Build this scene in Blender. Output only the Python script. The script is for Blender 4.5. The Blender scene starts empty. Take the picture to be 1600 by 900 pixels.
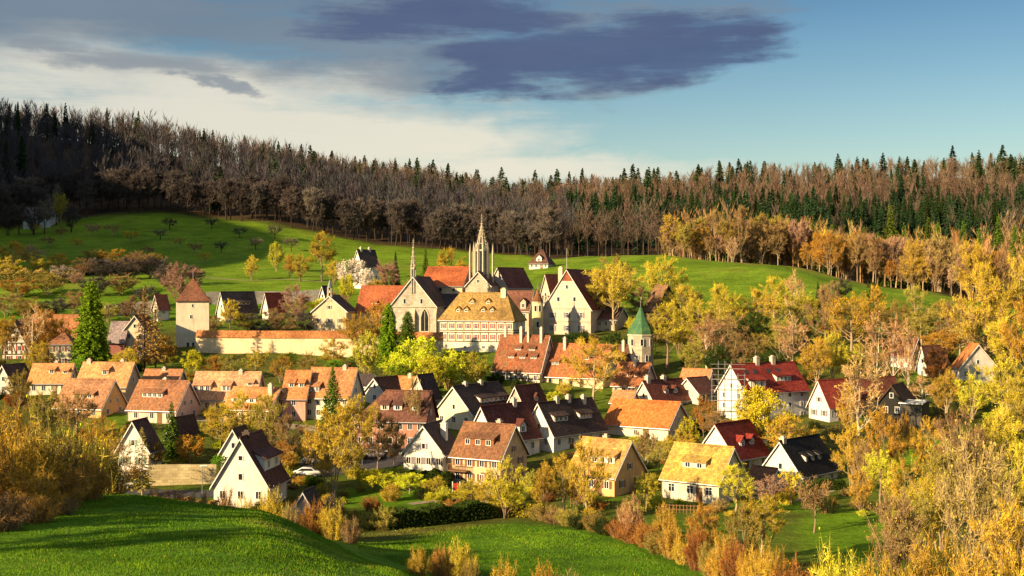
import bpy, bmesh, math, random
import numpy as np
from mathutils import Vector, Matrix

# ------------------------------------------------------------------ camera, sky, sun, exposure
scene = bpy.context.scene
COL = scene.collection
F = 1980.0            # focal length in pixels of a 1600 px wide picture
CAMZ = 40.0
cam_data = bpy.data.cameras.new('camera'); cam = bpy.data.objects.new('camera', cam_data); COL.objects.link(cam)
cam.location = (0, 0, CAMZ); cam.rotation_euler = (math.radians(90), 0, 0)
cam_data.sensor_width = 36.0; cam_data.lens = 36.0 * F / 1600.0
cam_data.clip_start = 0.5; cam_data.clip_end = 20000
scene.camera = cam

SUN_EL = math.radians(19.0)
SUN_AZ = math.atan2(-0.785, -0.62)        # compass angle of the sun, measured from +Y towards +X
to_sun = Vector((math.sin(SUN_AZ) * math.cos(SUN_EL), math.cos(SUN_AZ) * math.cos(SUN_EL), math.sin(SUN_EL)))
sd = bpy.data.lights.new('sun', 'SUN'); sd.energy = 5.0; sd.angle = math.radians(0.6); sd.color = (1.0, 0.75, 0.42)
sun = bpy.data.objects.new('sun', sd); COL.objects.link(sun)
sun.rotation_euler = (-to_sun).to_track_quat('-Z', 'Y').to_euler()
sun.location = (-200, -100, 200)

world = bpy.data.worlds.new('World'); scene.world = world; world.use_nodes = True
def build_world():
    nt = world.node_tree; N = nt.nodes; L = nt.links; N.clear()
    out = N.new('ShaderNodeOutputWorld'); bg = N.new('ShaderNodeBackground'); bg.inputs['Strength'].default_value = 0.10
    L.new(bg.outputs[0], out.inputs[0])
    sky = N.new('ShaderNodeTexSky'); sky.sky_type = 'NISHITA'; sky.sun_disc = False
    sky.sun_elevation = SUN_EL; sky.sun_rotation = SUN_AZ
    sky.altitude = 300; sky.air_density = 1.3; sky.dust_density = 1.6; sky.ozone_density = 2.5
    tc = N.new('ShaderNodeTexCoord'); sep = N.new('ShaderNodeSeparateXYZ'); L.new(tc.outputs['Generated'], sep.inputs[0])
    def math_(op, a, b=None, c=None, clamp=False):
        n = N.new('ShaderNodeMath'); n.operation = op; n.use_clamp = clamp
        for i, v in enumerate((a, b, c)):
            if v is None: continue
            if isinstance(v, (int, float)): n.inputs[i].default_value = v
            else: L.new(v, n.inputs[i])
        return n.outputs[0]
    az = math_('ARCTAN2', sep.outputs[0], sep.outputs[1])
    el = math_('ARCSINE', sep.outputs[2])
    mpv = N.new('ShaderNodeMapping'); mpv.inputs['Scale'].default_value = (1.0, 1.0, 2.6); L.new(tc.outputs['Generated'], mpv.inputs[0])
    class _C: pass
    comb = _C(); comb.outputs = [mpv.outputs[0]]
    def noise(scale, detail, rough, vec, dist=0.0, off=(0, 0, 0), sc=(1, 1, 1)):
        mp = N.new('ShaderNodeMapping'); mp.inputs['Location'].default_value = off; mp.inputs['Scale'].default_value = sc
        L.new(vec, mp.inputs[0])
        n = N.new('ShaderNodeTexNoise'); n.inputs['Scale'].default_value = scale; n.inputs['Detail'].default_value = detail
        n.inputs['Roughness'].default_value = rough; n.inputs['Distortion'].default_value = dist
        L.new(mp.outputs[0], n.inputs['Vector']); return n.outputs['Fac']
    n1 = noise(5.0, 5, 0.60, comb.outputs[0], 0.35, (3.1, 1.7, 0), (1, 1, 1))
    n2 = noise(9.0, 5, 0.62, comb.outputs[0], 0.45, (7.3, 4.2, 0), (0.75, 1.0, 1.3))
    n4 = noise(7.0, 6, 0.65, comb.outputs[0], 0.3, (5.0, 3.0, 1.0), (0.55, 0.55, 2.4))
    n3 = noise(2.2, 2, 0.55, comb.outputs[0], 0.2, (1.3, 9.2, 4.0), (1, 1, 1))
    w1 = noise(6.0, 6, 0.62, comb.outputs[0], 0.0, (11.0, 2.0, 5.0)); w2 = noise(6.0, 6, 0.62, comb.outputs[0], 0.0, (2.0, 15.0, 8.0))
    azw = math_('ADD', az, math_('MULTIPLY', math_('SUBTRACT', w1, 0.5), 0.26)); elw = math_('ADD', el, math_('MULTIPLY', math_('SUBTRACT', w2, 0.5), 0.06))
    def blob(a0, e0, ra, re, tilt=0.0):
        da = math_('SUBTRACT', azw, a0); de = math_('SUBTRACT', elw, e0)
        de = math_('SUBTRACT', de, math_('MULTIPLY', da, tilt))
        q = math_('ADD', math_('POWER', math_('ABSOLUTE', math_('DIVIDE', da, ra)), 2.0), math_('POWER', math_('ABSOLUTE', math_('DIVIDE', de, re)), 2.0))
        return math_('SUBTRACT', 1.0, q)
    def sstep(v, lo, hi):
        n = N.new('ShaderNodeMapRange'); n.interpolation_type = 'SMOOTHSTEP'
        n.inputs['From Min'].default_value = lo; n.inputs['From Max'].default_value = hi
        L.new(v, n.inputs['Value']); return n.outputs['Result']
    def mix(fac, a, b):
        n = N.new('ShaderNodeMix'); n.data_type = 'RGBA'
        if isinstance(fac, (int, float)): n.inputs['Factor'].default_value = fac
        else: L.new(fac, n.inputs['Factor'])
        for s, v in ((n.inputs['A'], a), (n.inputs['B'], b)):
            if isinstance(v, tuple): s.default_value = (*v, 1)
            else: L.new(v, s)
        return n.outputs['Result']
    nn1 = math_('MULTIPLY', math_('SUBTRACT', n1, 0.5), 5.0)
    nn2 = math_('MULTIPLY', math_('SUBTRACT', n2, 0.5), 4.5)
    nn4 = math_('MULTIPLY', math_('SUBTRACT', n4, 0.5), 4.5)
    mx = lambda *a: a[0] if len(a) == 1 else math_('MAXIMUM', a[0], mx(*a[1:]))
    px = lambda x: (x - 800) / 1980.0
    py = lambda y: (450 - y) / 1980.0
    # pale sunlit cloud low on the left, thin grey veil over it, dark bank on top
    m_pale = mx(blob(px(430), py(150), .17, .024, -.03), blob(px(560), py(215), .12, .030), blob(px(130), py(130), .16, .026), blob(px(330), py(235), .24, .045), blob(px(820), py(265), .20, .014))
    m_grey = mx(blob(px(400), py(55), .24, .044, 0.02), blob(px(40), py(60), .20, .036), blob(px(640), py(100), .16, .030), blob(px(220), py(120), .10, .012), blob(px(60), py(105), .06, .008), blob(px(380), py(150), .03, .006, -.2), blob(px(1000), py(30), .16, .02))
    m_dark = mx(blob(px(920), py(84), .135, .023, .05), blob(px(1110), py(44), .10, .014, -.06), blob(px(790), py(120), .06, .016), blob(px(680), py(40), .10, .018))
    f_pale = sstep(math_('ADD', m_pale, math_('ADD', math_('MULTIPLY', nn1, 0.7), math_('MULTIPLY', nn4, 0.7))), -0.7, 1.2)
    f_grey = sstep(math_('ADD', m_grey, math_('ADD', math_('MULTIPLY', nn1, .6), math_('MULTIPLY', nn4, 1.1))), -0.6, 0.95)
    f_dark = sstep(math_('ADD', m_dark, math_('ADD', math_('MULTIPLY', nn2, 0.7), math_('MULTIPLY', nn4, .85))), -0.45, 0.95)
    elsewhere = sstep(nn1, 0.5, 1.7)
    K = 1.0 / (SKY_STRENGTH * 2 ** EXPOSURE)
    S = lambda c: tuple(v * K for v in c)
    grad = N.new('ShaderNodeValToRGB'); e = grad.color_ramp.elements
    e[0].position = 0.0; e[0].color = (*SKY_LOW, 1); e[1].position = 0.24; e[1].color = (*SKY_HIGH, 1)
    L.new(math_('MAXIMUM', el, 0.0), grad.inputs[0])
    tint = mix(1.0, sky.outputs[0], grad.outputs[0]); tint.node.blend_type = 'MULTIPLY'
    haze = math_('POWER', math_('SUBTRACT', 1.0, math_('MULTIPLY', math_('MAXIMUM', el, 0.0), 5.5), None, True), 2.6)
    c = mix(math_('MULTIPLY', haze, 0.62), tint, S(CL_HAZE))
    c = mix(math_('MULTIPLY', elsewhere, 0.12), c, S(CL_GREY))
    c = mix(math_('MULTIPLY', math_('MULTIPLY', sstep(el, 0.25, 0.6), sstep(n3, 0.38, 0.62)), 0.75), c, S(CL_FILL))  # cloud cover added above the view to lift the fill light
    c = mix(math_('MULTIPLY', f_pale, 0.86), c, mix(n3, S(CL_PALE), S(CL_PALE2)))
    c = mix(math_('MULTIPLY', f_grey, 0.80), c, mix(n1, S(CL_GREY), S(CL_GREY2)))
    c = mix(math_('MULTIPLY', f_dark, 0.90), c, mix(n2, S(CL_DARK), S(CL_DARK2)))
    bg.inputs['Strength'].default_value = SKY_STRENGTH
    L.new(c, bg.inputs['Color'])
EXPOSURE = 1.12
SKY_STRENGTH = 0.10
SKY_LOW = (0.75, 0.80, 0.74); SKY_HIGH = (0.20, 0.31, 0.41)
CL_FILL = (0.62, 0.60, 0.56)
CL_HAZE = (0.80, 0.78, 0.62)
CL_PALE = (0.98, 0.88, 0.68); CL_PALE2 = (0.72, 0.70, 0.62); CL_GREY = (0.15, 0.20, 0.27); CL_GREY2 = (0.26, 0.31, 0.36); CL_DARK = (0.055, 0.085, 0.20); CL_DARK2 = (0.11, 0.15, 0.26)
build_world()
world.cycles.sampling_method = 'MANUAL'; world.cycles.sample_map_resolution = 256
vs = scene.view_settings
vs.view_transform = 'Standard'; vs.look = 'None'; vs.gamma = 1.0; vs.use_curve_mapping = False
vs.exposure = EXPOSURE
scene.render.engine = 'CYCLES'
scene.cycles.max_bounces = 4; scene.cycles.diffuse_bounces = 3; scene.cycles.glossy_bounces = 2
scene.cycles.transparent_max_bounces = 4; scene.cycles.use_denoising = True

# ------------------------------------------------------------------ terrain
T_PX = np.array([-2600, -1200, -600, -200, 0, 200, 400, 600, 800, 1000, 1200, 1400, 1600, 1800, 2600, 4400], float)
def _row(*v): return list(v)
T_ROWS = [  # left columns outside the view raised as a hill to cast shade
 (-200, [2]*16),
 (0,   [-7, -7, -7, -7, -7, -7, -7, -7.5, -8, -8.5, -9, -9, -9, -9, -9, -9]),
 (40,  [-9, -10, -11, -12, -12.4, -12.4, -12.4, -12.9, -14, -16, -17, -18, -18, -18, -16, -14]),
 (70,  [-9, -12, -14, -15.6, -15.9, -15.9, -16.0, -16.8, -19.5, -23, -25, -26, -26, -25, -22, -16]),
 (92,  [-9, -12, -14.5, -16.6, -17.0, -17.0, -17.6, -20.3, -24.0, -26.3, -27.5, -28, -28, -27, -24, -16]),
 (110, [-8, -12, -15, -17.6, -18.0, -18.1, -19.3, -24.0, -26.6, -27.3, -28, -28.6, -28.6, -28, -24, -16]),
 (140, [-6, -14, -22, -26, -27, -27, -27.3, -27.6, -27.4, -27.8, -28.8, -29, -29, -28.5, -24, -14]),
 (160, [-5, -14, -24, -28.5, -29.2, -29.3, -29.3, -29.2, -28.9, -28.9, -29.0, -29, -28.8, -28, -23, -12]),
 (175, [-3, -13, -24, -29, -29.5, -29.5, -29.5, -29.5, -29.4, -29.4, -29.4, -29.2, -28.8, -27.5, -22, -10]),
 (190, [-2, -12, -23, -28, -28.7, -28.7, -28.7, -28.7, -28.7, -28.7, -28.7, -28.6, -28.4, -27, -21, -9]),
 (205, [0, -11, -22, -26.8, -27.3, -27.3, -27.3, -27.3, -27.3, -27.3, -27.3, -27.3, -27.2, -26, -20, -8]),
 (220, [2, -10, -20, -25, -25.5, -25.5, -25.5, -25.5, -25.5, -25.5, -25.5, -25.5, -25.5, -25, -19, -7]),
 (235, [4, -8, -18, -23, -23.6, -23.6, -23.6, -23.6, -23.6, -23.6, -23.6, -23.6, -23.6, -23, -18, -6]),
 (250, [6, -5, -15, -20.5, -21.5, -21.5, -21.5, -21.5, -21.5, -21.5, -21.5, -21.5, -21.5, -21.5, -17, -5]),
 (265, [10, -2, -12, -18, -19.2, -19.2, -19.2, -19.2, -19.2, -19.2, -19.2, -19.2, -19.5, -20, -16, -4]),
 (280, [14, 2, -9, -15.5, -17, -17, -17, -17, -17, -17, -17, -17, -17.5, -18, -15, -3]),
 (300, [60, 40, -5, -12, -14, -14, -14, -14, -14, -14, -14, -14, -15, -16, -13, 0]),
 (320, [130, 108, 0, -9, -11.5, -11.5, -11.5, -11.5, -11.5, -11.5, -11.5, -12, -13, -14, -11, 4]),
 (340, [140, 124, 5, -5, -8, -9, -9.4, -9.4, -9.4, -9.4, -9.4, -10.5, -12, -13, -9, 6]),
 (360, [148, 138, 10, -2, -5, -6, -7.5, -7.5, -7.5, -7.5, -7.5, -9, -11, -12, -7, 8]),
 (400, [158, 150, 28, 5, 2, 1, 0, -1, -2, -3, -3.5, -6, -9, -9, -3, 12]),
 (450, [166, 160, 80, 14, 9, 6, 5, 4, 4, 6.2, 6.6, -1.2, -7, -7, 2, 18]),
 (500, [162, 158, 120, 24, 15, 13, 11, 9, 9, 13.0, 9.4, 0, -6, -4, 8, 26]),
 (545, [164.0, 164.0, 150, 33, 21, 22, 19, 14.5, 13, 13.6, 7.5, -1, -3, 0, 12, 32]),
 (600, [184, 184, 176, 46, 30, 33, 30, 21, 17, 14.5, 9, 4, 5, 8, 20, 40]),
 (700, [208, 208, 200, 76, 62, 58, 50, 38, 28, 27, 24, 22, 26, 30, 36, 60]),
 (850, [213, 213, 205, 112, 104, 94, 77, 58, 44, 45, 46, 46, 50, 52, 60, 90]),
 (1000,[198, 198, 190, 116, 108, 100, 89, 77, 61, 65, 71, 73, 76, 78, 90, 110]),
 (1200,[138, 134, 128, 114, 106, 103, 100, 96, 81, 85, 96, 101, 104, 106, 112, 125]),
 (1500,[130, 128, 122, 110, 104, 102, 98, 92, 80, 84, 94, 98, 102, 104, 110, 120]),
 (2600,[90]*16), (6000,[60]*16)]
T_D = np.array([r[0] for r in T_ROWS], float); T_Z = np.array([r[1] for r in T_ROWS], float)
def _hermite(xs, Y, x, axis_first):
    i = np.clip(np.searchsorted(xs, x) - 1, 0, len(xs) - 2)
    return i, (x - xs[i]) / (xs[i + 1] - xs[i])
def terr_pd(px, d):
    px = np.clip(np.asarray(px, float), T_PX[0], T_PX[-1]); d = np.clip(np.asarray(d, float), T_D[0], T_D[-1])
    i, s = _hermite(T_PX, None, px, 0); j, t = _hermite(T_D, None, d, 0)
    s = s * s * (3 - 2 * s) * 0.5 + s * 0.5
    def col(jj):
        jj = np.clip(jj, 0, len(T_D) - 1); return T_Z[jj, i] * (1 - s) + T_Z[jj, i + 1] * s
    p1 = col(j); p2 = col(j + 1); p0 = col(j - 1); p3 = col(j + 2)
    h = T_D[j + 1] - T_D[j]
    hm = np.where(j > 0, T_D[j] - T_D[np.maximum(j - 1, 0)], h); hp = np.where(j + 2 < len(T_D), T_D[np.minimum(j + 2, len(T_D) - 1)] - T_D[j + 1], h)
    s0 = (p1 - p0) / hm; s1 = (p2 - p1) / h; s2 = (p3 - p2) / hp
    def lim(a, b):
        m = np.where(a * b > 0, 2 * a * b / np.where(np.abs(a + b) < 1e-9, 1, a + b), 0); return m
    m1 = lim(s0, s1) * h; m2 = lim(s1, s2) * h
    t2 = t * t; t3 = t2 * t
    return (2*t3 - 3*t2 + 1) * p1 + (t3 - 2*t2 + t) * m1 + (-2*t3 + 3*t2) * p2 + (t3 - t2) * m2
def ground(x, y):
    x = np.asarray(x, float); y = np.asarray(y, float)
    z = terr_pd(800 + F * x / np.maximum(y, 55), y) + CAMZ
    far = np.clip((y - 60) / 300, 0.15, 1.0)
    z = z + 0.35 * far * (np.sin(x * 0.11 + 1.3) * np.sin(y * 0.093) + 0.6 * np.sin(x * 0.23 - y * 0.19))
    return z
def gz(x, y): return float(ground(x, y))
_dd = np.linspace(130, 420, 1200)
def depth_of(px, py, lo=130, hi=420):
    """depth at which the village ground shows at picture row py"""
    dd = np.linspace(lo, hi, 900); yy = 450 - terr_pd(np.full_like(dd, px), dd) / dd * F
    k = np.argmin(np.abs(yy - py)); return float(dd[k])
def X_at(px, d): return (px - 800) / F * d
def Z_at(py, d): return CAMZ - (py - 450) / F * d

# ------------------------------------------------------------------ helpers
def obj(name, mesh, parent=None, mat=None, loc=None):
    o = bpy.data.objects.new(name, mesh); COL.objects.link(o)
    if mat is not None and mesh is not None and len(mesh.materials) == 0: mesh.materials.append(mat)
    if parent is not None: o.parent = parent
    if loc is not None: o.location = loc
    return o
def tag(o, label, cat, group=None):
    o['label'] = label; o['category'] = cat
    if group: o['group'] = group
    return o
def empty(name, loc, rz=0.0):
    o = bpy.data.objects.new(name, None); COL.objects.link(o); o.location = loc; o.rotation_euler = (0, 0, rz)
    o.empty_display_size = 0.5
    return o
class MB:
    def __init__(self): self.v = []; self.f = []; self.m = []
    def add(self, vs, fs, mi=0):
        b = len(self.v); self.v += [tuple(p) for p in vs]
        for f in fs: self.f.append(tuple(i + b for i in f)); self.m.append(mi)
        return self
    def box(self, x0, x1, y0, y1, z0, z1, mi=0):
        if x0 > x1: x0, x1 = x1, x0
        if y0 > y1: y0, y1 = y1, y0
        vs = [(x0,y0,z0),(x1,y0,z0),(x1,y1,z0),(x0,y1,z0),(x0,y0,z1),(x1,y0,z1),(x1,y1,z1),(x0,y1,z1)]
        return self.add(vs, [(0,3,2,1),(4,5,6,7),(0,1,5,4),(1,2,6,5),(2,3,7,6),(3,0,4,7)], mi)
    def beam(self, p0, p1, w, mi=0, n=4):
        p0 = Vector(p0); p1 = Vector(p1); d = (p1 - p0)
        if d.length < 1e-6: return self
        d.normalize(); u = d.orthogonal().normalized(); v = d.cross(u)
        vs = []
        w0, w1 = w if isinstance(w, tuple) else (w, w)
        for p, ww in ((p0, w0), (p1, w1)):
            for k in range(n):
                a = 2 * math.pi * (k + .5) / n; vs.append(p + (u * math.cos(a) + v * math.sin(a)) * ww)
        fs = [(k, (k + 1) % n, n + (k + 1) % n, n + k) for k in range(n)] + [tuple(range(n - 1, -1, -1)), tuple(range(n, 2 * n))]
        return self.add(vs, fs, mi)
    def lathe(self, prof, n=16, c=(0, 0), rot=0.0, mi=0):
        vs = []
        for r, z in prof:
            for k in range(n):
                a = rot + 2 * math.pi * k / n; vs.append((c[0] + r * math.cos(a), c[1] + r * math.sin(a), z))
        fs = []
        for j in range(len(prof) - 1):
            for k in range(n): fs.append((j*n+k, j*n+(k+1)%n, (j+1)*n+(k+1)%n, (j+1)*n+k))
        fs.append(tuple(range(n - 1, -1, -1))); fs.append(tuple(range((len(prof)-1)*n, len(prof)*n)))
        return self.add(vs, fs, mi)
    def build(self, name, mat=None, parent=None, smooth=False, uv=False, recalc=True):
        me = bpy.data.meshes.new(name); me.from_pydata(self.v, [], self.f)
        mats = mat if isinstance(mat, (list, tuple)) else [mat]
        for m in mats: me.materials.append(m)
        if len(mats) > 1: me.polygons.foreach_set('material_index', self.m)
        if recalc:
            bm = bmesh.new(); bm.from_mesh(me); bmesh.ops.recalc_face_normals(bm, faces=bm.faces); bm.to_mesh(me); bm.free()
        if smooth: me.polygons.foreach_set('use_smooth', [True] * len(me.polygons))
        if uv: slope_uv(me)
        me.update()
        return obj(name, me, parent)
def slope_uv(me):
    ul = me.uv_layers.new(name='uv')
    for p in me.polygons:
        n = p.normal
        t = Vector((-n.y, n.x, 0))
        if t.length < 1e-4: t = Vector((1, 0, 0))
        t.normalize(); v = n.cross(t)
        for li in p.loop_indices:
            co = me.vertices[me.loops[li].vertex_index].co
            ul.data[li].uv = (co.dot(t), co.dot(v))
UNIT = None
def unit_cube():
    global UNIT
    if UNIT is None:
        m = MB().box(-.5, .5, -.5, .5, -.5, .5); o = m.build('beam', None); UNIT = o.data; UNIT.materials.clear(); bpy.data.objects.remove(o)
    return UNIT
_cubes = {}
def cube_of(mat):
    if mat.name not in _cubes:
        me = unit_cube().copy(); me.materials.append(mat); _cubes[mat.name] = me
    return _cubes[mat.name]

# ------------------------------------------------------------------ materials
MATS = {}
def new_mat(name):
    m = bpy.data.materials.new(name); m.use_nodes = True
    b = m.node_tree.nodes['Principled BSDF']; b.inputs['Specular IOR Level'].default_value = 0.15
    return m, m.node_tree.nodes, m.node_tree.links, b
def ramp(N, L, fac, stops):
    r = N.new('ShaderNodeValToRGB'); e = r.color_ramp.elements
    while len(e) < len(stops): e.new(0.5)
    for k, (p, c) in enumerate(stops): e[k].position = p; e[k].color = (*c[:3], 1)
    L.new(fac, r.inputs[0]); return r.outputs[0]
def tex_noise(N, L, scale, detail=3, vec=None, rough=0.55, dist=0.0):
    n = N.new('ShaderNodeTexNoise'); n.inputs['Scale'].default_value = scale; n.inputs['Detail'].default_value = detail
    n.inputs['Roughness'].default_value = rough; n.inputs['Distortion'].default_value = dist
    if vec is not None: L.new(vec, n.inputs['Vector'])
    return n.outputs['Fac']
def mixc(N, L, fac, a, b, mode='MIX'):
    n = N.new('ShaderNodeMix'); n.data_type = 'RGBA'; n.blend_type = mode
    for s, v in ((n.inputs['Factor'], fac), (n.inputs['A'], a), (n.inputs['B'], b)):
        if isinstance(v, (int, float)): s.default_value = v
        elif isinstance(v, (tuple, list)): s.default_value = (*v[:3], 1)
        else: L.new(v, s)
    return n.outputs['Result']
def sc(c, k): return tuple(x * k for x in c)
def wall_mat(col, dirt=0.5):
    key = 'plaster_%.2f_%.2f_%.2f' % col
    if key in MATS: return MATS[key]
    m, N, L, b = new_mat(key)
    tc = N.new('ShaderNodeTexCoord')
    a = tex_noise(N, L, 0.45, 5, tc.outputs['Object'], 0.65)
    mp = N.new('ShaderNodeMapping'); mp.inputs['Scale'].default_value = (1.6, 1.6, 0.18); L.new(tc.outputs['Object'], mp.inputs[0])
    s = tex_noise(N, L, 1.3, 4, mp.outputs[0], 0.6)
    c = ramp(N, L, a, [(0.25, sc(col, 0.74)), (0.55, col), (0.8, sc(col, 1.08))])
    f = ramp(N, L, s, [(0.5, (0, 0, 0)), (0.75, (dirt, dirt, dirt))])
    c = mixc(N, L, f, c, (col[0]*.55, col[1]*.5, col[2]*.42))
    L.new(c, b.inputs['Base Color']); b.inputs['Roughness'].default_value = 0.9
    bp = N.new('ShaderNodeBump'); bp.inputs['Strength'].default_value = 0.25; bp.inputs['Distance'].default_value = 0.03
    L.new(tex_noise(N, L, 9, 3, tc.outputs['Object']), bp.inputs['Height']); L.new(bp.outputs[0], b.inputs['Normal'])
    MATS[key] = m; return m
def stone_mat(col, name='stone'):
    key = name + '_%.2f_%.2f_%.2f' % col
    if key in MATS: return MATS[key]
    m, N, L, b = new_mat(key)
    tc = N.new('ShaderNodeTexCoord')
    br = N.new('ShaderNodeTexBrick'); br.inputs['Scale'].default_value = 1.0; br.inputs['Brick Width'].default_value = 0.9; br.inputs['Row Height'].default_value = 0.42
    br.inputs['Mortar Size'].default_value = 0.02; br.inputs['Color1'].default_value = (*sc(col, 0.8), 1); br.inputs['Color2'].default_value = (*sc(col, 1.12), 1); br.inputs['Mortar'].default_value = (*sc(col, 0.62), 1)
    sx = N.new('ShaderNodeSeparateXYZ'); L.new(tc.outputs['Object'], sx.inputs[0]); ad = N.new('ShaderNodeMath'); L.new(sx.outputs[0], ad.inputs[0]); L.new(sx.outputs[1], ad.inputs[1]); cb = N.new('ShaderNodeCombineXYZ'); L.new(ad.outputs[0], cb.inputs[0]); L.new(sx.outputs[2], cb.inputs[1]); L.new(cb.outputs[0], br.inputs[0])
    a = tex_noise(N, L, 0.35, 6, tc.outputs['Object'], 0.7)
    f = ramp(N, L, a, [(0.3, (0.62, 0.59, 0.54)), (0.58, (1, 1, 1))])
    c = mixc(N, L, 1.0, br.outputs['Color'], f, 'MULTIPLY')
    L.new(c, b.inputs['Base Color']); b.inputs['Roughness'].default_value = 0.92
    bp = N.new('ShaderNodeBump'); bp.inputs['Strength'].default_value = 0.5; bp.inputs['Distance'].default_value = 0.05
    L.new(tex_noise(N, L, 3, 4, tc.outputs['Object']), bp.inputs['Height']); L.new(bp.outputs[0], b.inputs['Normal'])
    MATS[key] = m; return m
def roof_mat(col, moss=0.35, var=0.6):
    key = 'tiles_%.2f_%.2f_%.2f_%.1f' % (*col, moss)
    if key in MATS: return MATS[key]
    m, N, L, b = new_mat(key)
    uv = N.new('ShaderNodeUVMap'); uv.uv_map = 'uv'
    br = N.new('ShaderNodeTexBrick'); br.offset = 0.5
    br.inputs['Scale'].default_value = 1.0; br.inputs['Brick Width'].default_value = 0.30; br.inputs['Row Height'].default_value = 0.36
    br.inputs['Mortar Size'].default_value = 0.012; br.inputs['Bias'].default_value = 0.0
    br.inputs['Color1'].default_value = (*sc(col, 1 - var * .55), 1); br.inputs['Color2'].default_value = (*sc(col, 1 + var * .55), 1); br.inputs['Mortar'].default_value = (*sc(col, 0.35), 1)
    L.new(uv.outputs[0], br.inputs[0])
    tc = N.new('ShaderNodeTexCoord')
    a = tex_noise(N, L, 0.5, 6, tc.outputs['Object'], 0.68, 0.3)
    mp = N.new('ShaderNodeMapping'); mp.inputs['Scale'].default_value = (1.1, 0.12, 1); L.new(uv.outputs[0], mp.inputs[0])
    st = tex_noise(N, L, 1.2, 4, mp.outputs[0], 0.6)
    c = mixc(N, L, ramp(N, L, a, [(0.42, (0, 0, 0)), (0.72, (moss, moss, moss))]), br.outputs['Color'], (0.10, 0.09, 0.045))
    c = mixc(N, L, ramp(N, L, st, [(0.5, (0, 0, 0)), (0.8, (0.45, 0.45, 0.45))]), c, sc(col, 0.45))
    big = tex_noise(N, L, 0.16, 3, tc.outputs['Object'], 0.5)
    c = mixc(N, L, 1.0, c, ramp(N, L, big, [(0.35, (0.72, 0.68, 0.66)), (0.5, (1, 1, 1)), (0.66, (1.22, 1.18, 1.05))]), 'MULTIPLY')
    fine = tex_noise(N, L, 5.0, 3, tc.outputs['Object'], 0.7)
    c = mixc(N, L, 1.0, c, ramp(N, L, fine, [(0.3, (0.66, 0.64, 0.64)), (0.5, (1, 1, 1)), (0.7, (1.3, 1.25, 1.2))]), 'MULTIPLY')
    L.new(c, b.inputs['Base Color']); b.inputs['Roughness'].default_value = 0.8
    # overlapping courses: a saw-tooth up the slope
    w = N.new('ShaderNodeTexWave'); w.wave_type = 'BANDS'; w.bands_direction = 'Y'; w.wave_profile = 'SAW'; w.inputs['Scale'].default_value = 1 / (0.36 * 20) * math.pi * 2 * 0.5
    w.inputs['Distortion'].default_value = 0.6; w.inputs['Detail'].default_value = 1
    L.new(uv.outputs[0], w.inputs[0])
    bp = N.new('ShaderNodeBump'); bp.inputs['Strength'].default_value = 0.6; bp.inputs['Distance'].default_value = 0.06
    L.new(w.outputs['Fac'], bp.inputs['Height'])
    bp2 = N.new('ShaderNodeBump'); bp2.inputs['Strength'].default_value = 0.4; bp2.inputs['Distance'].default_value = 0.12
    L.new(tex_noise(N, L, 1.4, 4, tc.outputs['Object']), bp2.inputs['Height']); L.new(bp.outputs[0], bp2.inputs['Normal'])
    L.new(bp2.outputs[0], b.inputs['Normal'])
    MATS[key] = m; return m
def plain_mat(name, col, rough=0.7, metal=0.0, spec=0.3, vary=0.15):
    if name in MATS: return MATS[name]
    m, N, L, b = new_mat(name)
    tc = N.new('ShaderNodeTexCoord')
    a = tex_noise(N, L, 1.7, 4, tc.outputs['Object'])
    L.new(ramp(N, L, a, [(0.3, sc(col, 1 - vary)), (0.7, sc(col, 1 + vary))]), b.inputs['Base Color'])
    b.inputs['Roughness'].default_value = rough; b.inputs['Metallic'].default_value = metal; b.inputs['Specular IOR Level'].default_value = spec
    MATS[name] = m; return m
M_GLASS = plain_mat('window_glass', (0.018, 0.022, 0.03), 0.12, 0, 0.6, 0.3)
M_FRAME = plain_mat('white_window_paint', (0.72, 0.70, 0.66), 0.6)
M_TIMBER = plain_mat('dark_timber', (0.055, 0.032, 0.02), 0.85)
M_WOOD = plain_mat('brown_wood', (0.20, 0.10, 0.045), 0.8)
M_CHIM = wall_mat((0.55, 0.47, 0.38))
M_STONE_TRIM = plain_mat('pale_sandstone', (0.47, 0.40, 0.29), 0.9)
M_METAL = plain_mat('grey_metal', (0.3, 0.3, 0.31), 0.45, 0.6)
M_LEAD = plain_mat('lead_sheet', (0.16, 0.17, 0.19), 0.5, 0.2)
M_DARK = plain_mat('dark_opening', (0.02, 0.018, 0.016), 0.9)

# ------------------------------------------------------------------ ground sheet
def smooth01(v, lo, hi):
    t = np.clip((v - lo) / (hi - lo), 0, 1); return t * t * (3 - 2 * t)
def value_noise(x, y, seed, scale):
    x = x / scale; y = y / scale
    xi = np.floor(x).astype(int); yi = np.floor(y).astype(int); fx = x - xi; fy = y - yi
    fx = fx * fx * (3 - 2 * fx); fy = fy * fy * (3 - 2 * fy)
    def h(a, b):
        n = (a * 374761393 + b * 668265263 + seed * 982451653) & 0x7fffffff
        n = ((n ^ (n >> 13)) * 1274126177) & 0x7fffffff
        return ((n ^ (n >> 16)) & 0xffff) / 65535.0
    return (h(xi, yi) * (1 - fx) + h(xi + 1, yi) * fx) * (1 - fy) + (h(xi, yi + 1) * (1 - fx) + h(xi + 1, yi + 1) * fx) * fy
def fbm(x, y, seed, scale): return 0.5 * value_noise(x, y, seed, scale) + 0.3 * value_noise(x, y, seed + 1, scale / 2.3) + 0.2 * value_noise(x, y, seed + 2, scale / 5.1)
C_GRASS = np.array((0.115, 0.225, 0.012)); C_GRASS2 = np.array((0.062, 0.150, 0.010)); C_LIME = np.array((0.17, 0.27, 0.014))
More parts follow.
